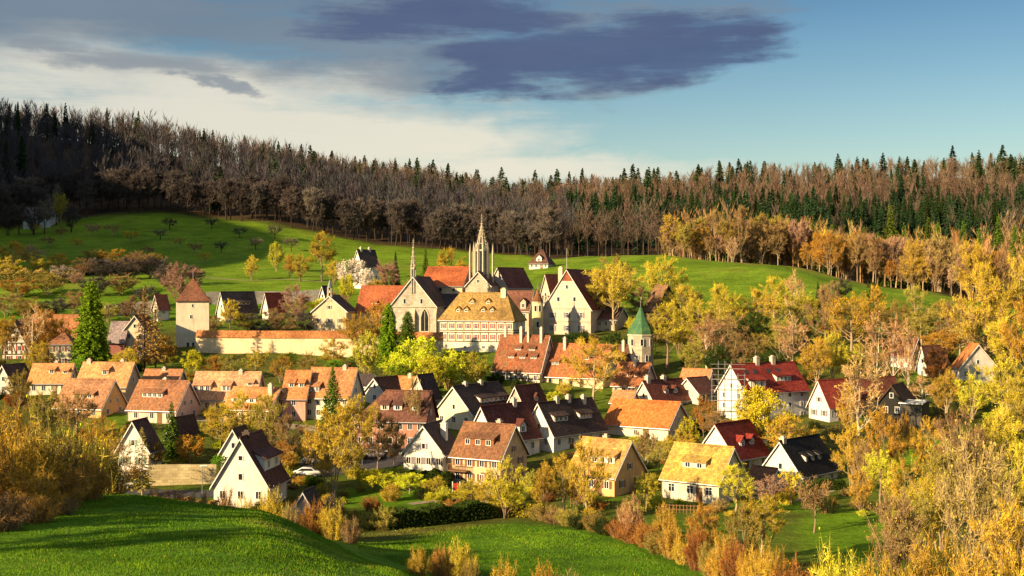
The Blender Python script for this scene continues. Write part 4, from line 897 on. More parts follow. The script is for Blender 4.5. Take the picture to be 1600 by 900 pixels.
# left behind the terrace
house('timber_house', 'half-timbered white gable with red windows at far left', 'house', (4, 40, 58), 537, 502, 568, 12, 'L', (0.72, 0.66, 0.58), (0.09, 0.06, 0.06), d=285, short='the half-timbered gable at far left', nl=2, nr=1, shut=S_RED,
      timber=[('L', 2.1, 4.6, 5, 2)])
house('manor', 'long orange roof behind the leafless trees at left', 'house', (44, 117, 130), 534, 493, 560, 12, 'R', CREAM, (0.45, 0.19, 0.08), d=292, short='the long orange roof at left', nl=6, nr=1)
house('villa', 'cream house with hipped brown roof and shuttered windows left of the tall conifer', 'house', (76, 112, 124), 537, 519, 574, 16, 'R', (0.72, 0.62, 0.42), (0.30, 0.13, 0.07), d=278, short='the shuttered cream house', hip0=2.5, hip1=2.5, nl=4, nr=1, st=2, shut=S_BROWN)
house('barn', 'grey metal roofed barn with red door beside the tall conifer', 'barn', (170, 194, 205), 533, 504, 558, 14, 'R', (0.30, 0.12, 0.10), (0.30, 0.24, 0.25), d=284, short='the grey barn with red door', moss=0.05, nl=0, nr=0, attic=False)
house('gabled_house', 'tall cream gable with paired windows left of the square tower', 'house', (193, 228, 247), 516, 494, 557, 14, 'L', (0.66, 0.54, 0.38), (0.14, 0.07, 0.05), d=286, short='the cream gable by the tower', nl=2, nr=1, st=2)
house('gabled_house', 'dark roofed white gabled house with window band behind the precinct wall', 'house', (340, 352, 402), 484, 457, 503, 55, 'L', WHITE, (0.12, 0.085, 0.085), d=345, short='the dark roof behind the wall', dorm=[('shed', .40, .80, .25, 1.0, 3, WHITE)], nl=1, nr=3)
house('gabled_house', 'white gable with red roof behind the precinct wall and bare tree', 'house', (410, 420, 446), 482, 459, 500, 45, 'L', WHITE, (0.30, 0.06, 0.04), d=345, short='the red roof behind the wall', nl=1, nr=1)
house('gabled_house', 'narrow white gable with pink roof left of the square tower top', 'house', (239, 247, 264), 478, 462, 498, 40, 'L', WHITE, (0.34, 0.10, 0.07), d=340, short='the narrow pink roof', nl=1, nr=1)
house('gabled_house', 'small white gable at the foot of the meadow left of the bell turret', 'house', (498, 510, 520), 468, 448, 486, 40, 'L', WHITE, (0.05, 0.05, 0.05), d=350, short='the small meadow gable', nl=1, nr=1)
house('hill_house', 'white house with dark roof beside the white blossoming tree on the meadow', 'house', (552, 566, 592), 414, 391, 440, 52, 'L', (0.70, 0.68, 0.66), (0.075, 0.055, 0.06), d=405, short='the dark roofed house on the meadow', nl=1, nr=3, st=2, chim=[(.2, .5, .8), (.7, .5, .8)])
house('hill_house', 'small white villa with brown roof alone before the far wood', 'house', (827, 856, 866), 411, 391, 420, 14, 'R', (0.70, 0.66, 0.62), (0.12, 0.06, 0.05), d=474, short='the small white villa', hip0=3, hip1=3, nl=4, nr=2, dorm=[('gable', .35, .65, .1, 1.6, 1, WHITE)])
house('hill_house', 'white bungalow among trees at the edge of the left wood', 'house', (36, 78, 90), 338, 325, 348, 14, 'R', (0.55, 0.54, 0.55), (0.13, 0.11, 0.12), d=585, short='the white bungalow', nl=4, nr=1, attic=False)

# ------------------------------------------------------------------ trees
def unit(v): return v / np.maximum(np.linalg.norm(v, axis=-1, keepdims=True), 1e-9)
def tube_np(paths):
    """paths: list of (points (k,3), radii (k,), sides) -> verts, quad faces"""
    V = []; Fc = []; b = 0
    for P, R_, n in paths:
        P = np.asarray(P); k = len(P)
        T = unit(np.gradient(P, axis=0)); ref = np.array((0.3, 1, 0.1)) if abs(T[0][1]) < .9 else np.array((1., 0, 0))
        U = unit(np.cross(T, ref)); W = np.cross(T, U)
        an = 2 * np.pi * np.arange(n) / n
        ring = P[:, None, :] + (U[:, None, :] * np.cos(an)[None, :, None] + W[:, None, :] * np.sin(an)[None, :, None]) * np.asarray(R_)[:, None, None]
        V.append(ring.reshape(-1, 3))
        j, i = np.meshgrid(np.arange(k - 1), np.arange(n), indexing='ij')
        Fc.append((np.stack([j * n + i, j * n + (i + 1) % n, (j + 1) * n + (i + 1) % n, (j + 1) * n + i], -1).reshape(-1, 4)) + b); b += k * n
    return np.concatenate(V), np.concatenate(Fc)
def blades(base, d, ln, w, rng):
    side = unit(np.cross(d, rng.normal(size=d.shape))) * (w[:, None] if isinstance(w, np.ndarray) else w)
    tip = base + d * ln[:, None]
    return np.stack([base - side, base + side, tip], 1).reshape(-1, 3)
def leaves(pos, size, rng):
    a = unit(rng.normal(size=pos.shape)); b_ = unit(np.cross(a, rng.normal(size=pos.shape))); s = size[:, None]
    return np.stack([pos - a * s, pos + a * s * .6 + b_ * s * .7, pos + a * s * .5 - b_ * s * .7], 1).reshape(-1, 3)
def bez(p0, p1, p2, n):
    t = np.linspace(0, 1, n)[:, None]; return (1 - t) ** 2 * p0 + 2 * t * (1 - t) * p1 + t * t * p2
PROTO = {}
def crown_mesh(name, tw, lf):
    V = np.concatenate([tw, lf]) if len(lf) else tw
    F_ = np.arange(len(V)).reshape(-1, 3); me = np_mesh(name, V, F_, [None, None])
    mi = np.zeros(len(F_), np.int32); mi[len(tw) // 3:] = 1
    me.polygons.foreach_set('material_index', mi); return me
def decid(key, seed, rx=.32, z0=.28, nl=24, ns=8, nt=6000, tl=.085, tw=.0032, lf=3500, ls=.011, up=.45, tr=.018, stems=1, lean=.0, flat=0.0, spread=.9):
    rng = np.random.default_rng(seed); paths = []; S0 = []; S1 = []
    zc = (z0 + 1) / 2; rz = (1 - z0) / 2
    trunks = []
    for s in range(stems):
        off = rng.normal(size=2) * (.05 if stems > 1 else 0); top = np.array((rng.normal() * .03 + off[0] * 3, rng.normal() * .03 + off[1] * 3, .86 if stems == 1 else rng.uniform(.7, .95)))
        P = bez(np.array((off[0] * .3, off[1] * .3, -.03)), np.array((rng.normal() * .03 + off[0], rng.normal() * .03 + off[1], .45)), top, 9)
        P[1:-1, :2] += rng.normal(size=(7, 2)) * .007
        r = tr * (1 - np.linspace(0, 1, 9)) ** .8 + .0022; r[0] *= 1.35; paths.append((P, r / (1 if stems == 1 else 1.5), 6)); trunks.append(P)
    for k in range(nl):
        P = trunks[k % stems]; t = rng.uniform(z0 * .85, .97); q = min(t, .999) * 8; i = int(q); st = P[i] + (P[i + 1] - P[i]) * (q - i)
        az = k * 2.399 + rng.normal() * .4; cz = np.clip(rng.normal(.15 + .9 * (t - .5), .45), -.75, .97); cr = math.sqrt(1 - cz * cz) * rng.uniform(.75, 1.08)
        tg = np.array((rx * cr * math.cos(az), rx * cr * math.sin(az), zc + rz * cz * rng.uniform(.85, 1.03)))
        if tg[2] < st[2] - .02 and up > .2: tg[2] = st[2] + rng.uniform(-.02, .08)
        mid = st + (tg - st) * .5; mid[:2] += (tg - st)[:2] * .22; mid[2] -= .02
        L_ = bez(st, mid, tg, 7); L_[1:-1] += rng.normal(size=(5, 3)) * .008
        r0 = tr * .42 * (1.15 - t); paths.append((L_, np.linspace(r0, .0016, 7), 4))
        for j in range(ns):
            u = rng.uniform(.22, 1.0); qi = min(u, .999) * 6; a = int(qi); p = L_[a] + (L_[a + 1] - L_[a]) * (qi - a); tn = unit(L_[a + 1] - L_[a])
            dr = unit(tn * .6 + rng.normal(size=3) * .6 * spread + np.array((0, 0, up * .6))); ln = tl * rng.uniform(1.0, 2.2) * (1.15 - .4 * u)
            e = p + dr * ln; mid2 = (p + e) / 2 + rng.normal(size=3) * ln * .08
            paths.append((np.array([p, mid2, e]), np.array((.0034, .0024, .0012)) * (1.2 - .3 * u), 3)); S0.append(p); S1.append(e)
    S0 = np.array(S0); S1 = np.array(S1); sdir = unit(S1 - S0)
    i = rng.integers(0, len(S0), nt); u = rng.uniform(.1, 1.05, nt)[:, None]; B = S0[i] + (S1[i] - S0[i]) * u
    D = unit(sdir[i] * .55 + rng.normal(size=(nt, 3)) * .62 * spread + np.array((0, 0, up))); ln = tl * rng.uniform(.35, 1.15, nt)
    T = blades(B, D, ln, tw * rng.uniform(.6, 1.3, nt), rng)
    if lf:
        j = rng.integers(0, nt, lf); P = B[j] + D[j] * (ln[j] * rng.uniform(.3, 1.1, lf))[:, None] + rng.normal(size=(lf, 3)) * tl * .08
        Lf = leaves(P, ls * rng.uniform(.5, 1.4, lf), rng)
    else: Lf = np.zeros((0, 3))
    tv, tf = tube_np(paths); PROTO[key] = (np_mesh('trunk', tv, tf, [None], True), crown_mesh('crown', T, Lf), rx)
def shrub(key, seed, n=70, nt=8000, tl=.15, tw=.0042, lf=2200, ls=.013, up=.8, rx=.6):
    rng = np.random.default_rng(seed); paths = []; A_ = []; B_ = []
    for k in range(n):
        az = rng.uniform(0, 2 * np.pi); rr = math.sqrt(rng.uniform(0, 1)); h = math.sqrt(max(.05, 1 - (rr * .92) ** 2)) * rng.uniform(.6, 1.0)
        st = np.array((math.cos(az) * rr * rx * .45, math.sin(az) * rr * rx * .45, -.04)); tg = np.array((math.cos(az) * rr * rx, math.sin(az) * rr * rx, h * .9))
        L_ = bez(st, (st + tg) / 2 + np.array((0, 0, .16)) + rng.normal(size=3) * .09, tg + rng.normal(size=3) * .05, 5); paths.append((L_, np.linspace(.011, .003, 5), 3))
        for q in range(4): A_.append(L_[q]); B_.append(L_[q + 1])
    A_ = np.array(A_); B_ = np.array(B_); sd_ = unit(B_ - A_)
    i = rng.integers(0, len(A_), nt); B = A_[i] + (B_[i] - A_[i]) * rng.uniform(0, 1, nt)[:, None]
    D = unit(sd_[i] * .45 + rng.normal(size=(nt, 3)) * .62 + np.array((0, 0, up * .3))); ln = tl * rng.uniform(.4, 1.2, nt)
    T = blades(B, D, ln, tw * rng.uniform(.6, 1.3, nt), rng)
    j = rng.integers(0, nt, lf); P = B[j] + D[j] * (ln[j] * rng.uniform(.4, 1.1, lf))[:, None]
    tv, tf = tube_np(paths); PROTO[key] = (np_mesh('stems', tv, tf, [None], True), crown_mesh('crown', T, leaves(P, ls * rng.uniform(.5, 1.4, lf), rng)), rx)
def conifer(key, seed, rx=.19, nb=190, per=34, power=.9, droop=.35, z0=.06, sz=.034, gap=1.0):
    rng = np.random.default_rng(seed); paths = [(np.array([(0, 0, -.03), (0, 0, .5), (0, 0, 1.0)]), np.array((.016, .010, .001)), 6)]; B = []; D = []; Ls = []
    for k in range(nb):
        z = z0 + (1 - z0) * ((k + rng.uniform()) / nb) ** 1.15; az = k * 2.399 + rng.normal() * .25; R_ = rx * max(.02, (1 - z)) ** power / (1 - z0) ** power * rng.uniform(.72, 1.12) * gap
        o = np.array((math.cos(az), math.sin(az), 0.)); st = np.array((0, 0, z)); en = st + o * R_ + np.array((0, 0, -droop * R_ + .25 * R_ * (z > .8))); mid = st + o * R_ * .55 + np.array((0, 0, -droop * R_ * .1))
        L_ = bez(st, mid, en, 5); paths.append((L_, np.linspace(.0035, .001, 5), 3))
        m = int(per * (R_ / rx) + 7); t = rng.uniform(.12, 1.05, m) ** .8; P = (1 - t[:, None]) ** 2 * st + 2 * (t * (1 - t))[:, None] * mid + (t ** 2)[:, None] * en
        B.append(P + rng.normal(size=(m, 3)) * .006); sdv = np.cross(o, (0, 0, 1.)); D.append(unit(o * .5 + sdv * rng.normal(size=(m, 1)) * .9 + np.array((0, 0, -.25)) + rng.normal(size=(m, 3)) * .25)); Ls.append(sz * rng.uniform(.6, 1.3, m) * (.55 + .6 * R_ / rx))
    B = np.concatenate(B); D = np.concatenate(D); Ls = np.concatenate(Ls)
    T = blades(B, D, Ls, Ls * .30, rng); tv, tf = tube_np(paths); PROTO[key] = (np_mesh('trunk', tv, tf, [None], True), crown_mesh('crown', T, np.zeros((0, 3))), rx)
for s in range(3):
    decid('round%d' % s, 10 + s, rx=.42, z0=.2, nl=24, ns=13, nt=12000, lf=3600, tl=.066, tw=.0021, ls=.0064)
    decid('tall%d' % s, 20 + s, rx=.27, z0=.25, nl=22, ns=10, nt=9000, lf=2600, tl=.066, up=.6, tw=.0021, ls=.0068)
    decid('birch%d' % s, 30 + s, rx=.24, z0=.22, nl=20, ns=6, nt=2600, lf=900, tl=.075, up=.55, tr=.016, tw=.0026)
    decid('beech%d' % s, 40 + s, rx=.25, z0=.26, nl=26, ns=8, nt=8000, lf=1200, tl=.075, up=.6, tr=.013, tw=.003, ls=.009)
    decid('multi%d' % s, 50 + s, rx=.40, z0=.12, nl=28, ns=10, nt=10000, lf=3200, tl=.08, stems=4, up=.65, tr=.016, tw=.0026, ls=.009)
    shrub('shrub%d' % s, 60 + s)
    conifer('spruce%d' % s, 70 + s)
shrub('hedge0', 81, 80, 7000, .12, .008, 3500, .022, .5, .6)
decid('leafy0', 91, rx=.46, z0=.15, nl=34, ns=9, nt=5000, lf=12000, ls=.013, tl=.085); decid('leafy1', 92, rx=.42, z0=.12, nl=34, ns=9, nt=5000, lf=12000, ls=.013, tl=.085, stems=3)
conifer('sequoia0', 95, rx=.235, nb=520, per=60, power=.46, droop=.12, z0=.03, sz=.022); conifer('larch0', 96, rx=.20, nb=90, per=22, power=.7, droop=.1, z0=.12, sz=.03)
decid('gnarled0', 97, rx=.48, z0=.22, nl=26, ns=8, nt=5000, lf=2200, tl=.09, tr=.028); decid('gnarled1', 98, rx=.52, z0=.18, nl=24, ns=8, nt=4600, lf=1600, tl=.09, tr=.03)
decid('orchard0', 99, rx=.5, z0=.3, nl=18, ns=6, nt=1500, lf=500, tl=.12, tr=.03, tw=.008, ls=.02)

PAL = {}
def foliage(name, col, var=0.3):
    m, N, L, b = new_mat(name)
    oi = N.new('ShaderNodeObjectInfo'); tc = N.new('ShaderNodeTexCoord')
    n = tex_noise(N, L, 3.5, 3, tc.outputs['Object'], 0.6)
    c = ramp(N, L, n, [(0.3, sc(col, 1 - var)), (0.5, col), (0.72, (col[0] * (1 + var), col[1] * (1 + var * .9), col[2]))])
    h = N.new('ShaderNodeHueSaturation'); L.new(c, h.inputs['Color'])
    mr = N.new('ShaderNodeMapRange'); mr.inputs['To Min'].default_value = .48; mr.inputs['To Max'].default_value = .52; L.new(oi.outputs['Random'], mr.inputs['Value']); L.new(mr.outputs[0], h.inputs['Hue'])
    mr2 = N.new('ShaderNodeMapRange'); mr2.inputs['To Min'].default_value = .75; mr2.inputs['To Max'].default_value = 1.25; L.new(oi.outputs['Random'], mr2.inputs['Value']); L.new(mr2.outputs[0], h.inputs['Value'])
    L.new(h.outputs[0], b.inputs['Base Color']); b.inputs['Roughness'].default_value = 0.9; b.inputs['Specular IOR Level'].default_value = 0.03
    return m
BARK = foliage('bark', (0.34, 0.24, 0.15)); BARK_D = foliage('dark_bark', (0.06, 0.042, 0.03)); BARK_B = foliage('birch_bark', (0.55, 0.44, 0.32), .35)
PALETTE = {  # name: twigs, leaves, bark
 'gold': ((.47, .32, .045), (.66, .485, .03), BARK), 'orange': ((.44, .245, .04), (.60, .35, .03), BARK), 'lime': ((.40, .35, .04), (.62, .62, .03), BARK), 'yellow': ((.50, .405, .045), (.68, .61, .03), BARK),
 'olive': ((.32, .25, .06), (.42, .38, .035), BARK), 'brown': ((.30, .195, .09), (.38, .25, .07), BARK), 'rust': ((.36, .165, .045), (.48, .22, .03), BARK), 'grey': ((.17, .135, .12), (.20, .16, .13), BARK_D),
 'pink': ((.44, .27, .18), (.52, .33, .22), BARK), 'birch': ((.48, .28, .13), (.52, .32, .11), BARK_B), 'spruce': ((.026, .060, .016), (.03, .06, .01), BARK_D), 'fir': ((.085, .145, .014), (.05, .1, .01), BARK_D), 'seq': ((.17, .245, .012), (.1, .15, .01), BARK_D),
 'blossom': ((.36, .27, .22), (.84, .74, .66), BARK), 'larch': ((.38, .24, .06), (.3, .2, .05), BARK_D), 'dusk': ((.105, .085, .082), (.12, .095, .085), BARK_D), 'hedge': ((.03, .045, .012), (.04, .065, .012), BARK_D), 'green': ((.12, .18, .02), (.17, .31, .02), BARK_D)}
for k, (t, l, bk) in PALETTE.items(): PAL[k] = (foliage(k + '_twigs', t), foliage(k + '_leaves', l), bk)
TREES = []
def tree(name, look, kind, pal, px, top, d=None, w=None, base=None, cat='tree', rng=random.Random(5), label=None, group=None, hgt=None):
    if d is None: d = depth_of(px, base)
    x = X_at(px, d); zb = gz(x, d)
    H = hgt if hgt else max(.4, Z_at(top, d) - zb)
    tm, cm, rx = PROTO[kind]
    if w and not hgt: H = max(H, w * d / F * (.72 if 'shrub' not in kind else .5))
    sxy = H if w is None else (w * d / F) / (2 * rx)
    root = empty(name, (x, d, zb - .02), rng.uniform(0, 6.28)); tp, lp, bk = PAL[pal]
    k = min(max(sxy / H, .45), 2.6)
    for nm, me, mats in ((('stems' if 'shrub' in kind or 'hedge' in kind else 'trunk'), tm, (bk,)), ('crown', cm, (tp, lp))):
        o = obj(nm, me, root); o.scale = (H * k, H * k, H)
        for i, m in enumerate(mats):
            s = o.material_slots[i]; s.link = 'OBJECT'; s.material = m
    root['category'] = cat
    TREES.append(dict(root=root, look=look, px=px, py=450 - F * (zb + H * .5 - CAMZ) / d, d=d, label=label, group=group)); return root

# each row: object name, look, prototype, palette, px, py of the top, depth or None, crown width in px, py of the base
rt = random.Random(77)
def T(name, look, kind, pal, px, top, w, base=None, d=None, cat='tree', **k):
    if kind[-1] not in '0123456789': kind = kind + str(rt.randrange(3))
    return tree(name, look, kind, pal, px, top, d, w, base, cat, rt, **k)
# --- around the abbey
T('giant_conifer', 'huge dense green cone shaped conifer', 'sequoia0', 'seq', 142, 440, 62, 576)
T('larch', 'tall thin leafless larch', 'larch0', 'larch', 226, 448, 42, 578); T('larch', 'thin dark stemmed larch', 'larch0', 'larch', 243, 468, 40, 580)
T('bare_tree', 'orange leafless tree', 'multi', 'orange', 72, 486, 52, 566); T('birch_tree', 'white stemmed birch', 'birch', 'birch', 52, 478, 46, 572); T('bare_tree', 'leafless golden tree', 'tall', 'gold', 8, 490, 40, 572)
T('bare_tree', 'orange leafless tree', 'tall', 'orange', 96, 500, 34, 564); T('small_tree', 'low golden tree', 'multi', 'gold', 60, 535, 46, 580); T('larch', 'thin leafless larch', 'larch0', 'larch', 75, 520, 24, 582)
T('bare_tree', 'pale round leafless tree', 'round', 'pink', 281, 414, 66, d=352); T('bare_tree', 'pinkish leafless tree', 'round', 'pink', 461, 446, 48, d=336); T('bare_tree', 'low brown leafless tree', 'multi', 'brown', 428, 482, 44, d=325)
T('bare_tree', 'golden leafless tree', 'tall', 'gold', 360, 468, 34, d=318); T('small_tree', 'golden small tree', 'multi', 'gold', 196, 545, 46, 585); T('small_tree', 'golden small tree', 'multi', 'orange', 258, 525, 40, 575)
T('conifer', 'bright green young conifer', 'sequoia0', 'seq', 607, 474, 40, d=280); T('conifer', 'green broad conifer', 'sequoia0', 'fir', 637, 487, 42, d=279)
T('bare_tree', 'orange tree', 'multi', 'orange', 592, 474, 46, d=300); T('bare_tree', 'golden leafless tree', 'round', 'gold', 560, 492, 62, d=283); T('bare_tree', 'golden leafless tree', 'round', 'gold', 520, 528, 44, d=276); T('bare_tree', 'yellow leafless tree', 'round', 'yellow', 400, 546, 44, 592); T('bare_tree', 'yellow leafless tree', 'round', 'olive', 358, 556, 36, 594)
T('small_tree', 'lime green small tree', 'leafy0', 'lime', 303, 548, 34, 592); T('small_tree', 'orange bush like tree', 'multi', 'orange', 336, 556, 40, 592, cat='tree'); T('bare_tree', 'golden bare tree', 'multi', 'gold', 440, 556, 40, 598); T('bare_tree', 'golden bare tree', 'multi', 'olive', 482, 552, 40, 600)
T('leafy_tree', 'bright yellow green leafy tree', 'leafy0', 'lime', 655, 528, 66, 606); T('leafy_tree', 'bright yellow green leafy tree', 'leafy1', 'lime', 700, 548, 60, 608); T('leafy_tree', 'olive green leafy tree', 'leafy1', 'olive', 742, 552, 46, 608); T('leafy_tree', 'yellow green leafy tree', 'leafy0', 'lime', 676, 558, 46, 618); T('leafy_tree', 'yellow green leafy tree', 'leafy1', 'lime', 615, 552, 44, 600)
T('dark_tree', 'dark ivy clad tree', 'leafy1', 'olive', 572, 520, 40, 600); T('leafy_tree', 'green leafy tree', 'leafy1', 'green', 625, 570, 44, 612)
T('conifer', 'dark spruce', 'spruce', 'spruce', 618, 393, 20, d=402); T('conifer', 'dark cone shaped spruce', 'spruce', 'fir', 665, 386, 22, d=392); T('bare_tree', 'golden round tree', 'round', 'gold', 703, 390, 56, d=380)
T('blossom_tree', 'white blossoming tree', 'leafy0', 'blossom', 549, 406, 46, d=392); T('blossom_tree', 'small white blossoming tree', 'leafy1', 'blossom', 575, 422, 26, d=388); T('bare_tree', 'yellow leafing tree', 'tall', 'yellow', 503, 362, 44, d=428); T('bare_tree', 'orange leafless tree', 'tall', 'pink', 604, 405, 38, d=380)
T('small_tree', 'golden small tree', 'multi', 'yellow', 470, 398, 28, d=425); T('small_tree', 'yellow green small tree', 'leafy0', 'lime', 542, 430, 24, d=372); T('small_tree', 'dark small tree', 'leafy1', 'olive', 432, 380, 24, d=455); T('small_tree', 'small orange tree', 'multi', 'orange', 453, 398, 22, d=440); T('small_tree', 'lone golden tree', 'multi', 'gold', 393, 400, 24, d=430); T('small_tree', 'golden shrub like tree', 'multi', 'gold', 522, 408, 30, d=412)
T('great_tree', 'big golden leafless linden', 'round1', 'gold', 960, 414, 90, d=322); T('great_tree', 'broad golden leafless linden', 'round0', 'gold', 942, 424, 70, d=330); T('great_tree', 'grey brown leafless tree', 'round', 'olive', 962, 398, 56, d=372); T('great_tree', 'big olive gold tree', 'round', 'yellow', 1036, 403, 72, d=352)
T('orange_tree', 'glowing orange leafless tree', 'round2', 'orange', 926, 527, 92, d=246); T('bare_tree', 'golden leafless tree', 'tall', 'yellow', 1044, 472, 62, d=276); T('bare_tree', 'orange tinted birch', 'birch', 'birch', 1105, 498, 52, d=272); T('leafy_tree', 'bright yellow tree', 'round', 'yellow', 1126, 446, 84, d=300); T('small_tree', 'dark green small yew', 'leafy0', 'hedge', 806, 592, 16, 618); T('small_tree', 'dark pointed yew', 'spruce', 'spruce', 894, 606, 16, d=240); T('small_tree', 'lime green bush', 'leafy0', 'lime', 866, 612, 26, d=240)
# --- slope between the green tower and the right edge
for px, top, w, d, kind, pal, look in [(1180, 450, 70, 300, 'round', 'gold', 'golden leafless tree'), (1210, 434, 70, 330, 'round', 'yellow', 'bright yellow tree'), (1243, 428, 36, 320, 'birch', 'birch', 'pale stemmed birch'), (1256, 452, 50, 305, 'tall', 'lime', 'yellow green tree'),
     (1290, 448, 64, 300, 'round', 'brown', 'brown leafless tree'), (1330, 462, 84, 292, 'gnarled0', 'gold', 'spreading golden tree'), (1365, 448, 60, 310, 'round', 'orange', 'orange leafless tree'), (1400, 470, 56, 300, 'round', 'olive', 'olive leafless tree'), (1440, 478, 60, 296, 'tall', 'olive', 'olive leafless tree'),
     (1236, 500, 50, 272, 'birch', 'birch', 'white stemmed birch'), (1275, 530, 56, 258, 'multi', 'orange', 'orange bushy tree'), (1300, 520, 52, 262, 'multi', 'yellow', 'yellow bushy tree'), (1150, 520, 60, 272, 'gnarled1', 'brown', 'brown spreading tree'), (1180, 520, 46, 275, 'round', 'olive', 'olive leafless tree'), (1090, 470, 50, 300, 'round', 'yellow', 'yellow tree'),
     (1345, 540, 50, 262, 'multi', 'olive', 'olive bushy tree'), (1372, 494, 52, 252, 'birch', 'birch', 'white stemmed birch'), (1398, 500, 46, 250, 'birch', 'birch', 'white stemmed birch'), (1418, 505, 34, 248, 'birch', 'birch', 'slim white birch'), (1470, 512, 60, 275, 'tall', 'orange', 'orange leafless tree'), (1462, 545, 44, 255, 'multi', 'rust', 'rust brown tree'),
     (1500, 470, 70, 290, 'round', 'brown', 'brown leafless tree'), (1540, 415, 120, 268, 'round0', 'gold', 'huge golden round tree'), (1590, 400, 100, 275, 'round2', 'gold', 'huge golden tree'), (1520, 480, 60, 300, 'tall', 'yellow', 'yellow leafless tree'), (1575, 500, 70, 255, 'tall', 'gold', 'golden tree with pale stems'), (1610, 470, 80, 250, 'round', 'orange', 'orange tree at the edge'),
     (1478, 580, 50, 235, 'multi', 'gold', 'golden bushy tree'), (1520, 585, 60, 232, 'multi', 'yellow', 'yellow bushy tree'), (1570, 560, 76, 228, 'multi', 'yellow', 'yellow bushy tree'), (1600, 580, 60, 222, 'multi', 'yellow', 'yellow bushy tree'), (1440, 590, 50, 238, 'birch', 'birch', 'slim birch'), (1343, 562, 66, 214, 'birch1', 'birch', 'tall white stemmed birch'), (1325, 600, 36, 216, 'multi', 'orange', 'low orange tree'),
     (1268, 486, 20, 345, 'spruce', 'spruce', 'small dark spruce'), (1366, 442, 22, 365, 'leafy0', 'hedge', 'round dark evergreen'), (1278, 440, 16, 360, 'spruce', 'spruce', 'small dark spruce'), (1300, 438, 30, 375, 'round', 'brown', 'brown leafless tree'), (1315, 434, 34, 380, 'round', 'dusk', 'dark leafless tree'), (1430, 446, 36, 372, 'gnarled0', 'olive', 'olive tree at the meadow foot'), (1470, 470, 50, 330, 'round', 'olive', 'olive leafless tree'), (1440, 500, 40, 330, 'leafy1', 'hedge', 'dark evergreen tree'), (1120, 540, 40, 262, 'leafy1', 'hedge', 'dark evergreen tree'), (1085, 530, 44, 265, 'multi', 'olive', 'olive bushy tree'), (1210, 550, 60, 258, 'leafy1', 'hedge', 'dark evergreen tree'), (1160, 560, 44, 256, 'multi', 'brown', 'brown bushy tree')]:
    T('valley_tree', look, kind, pal, px, top, w, d=d)
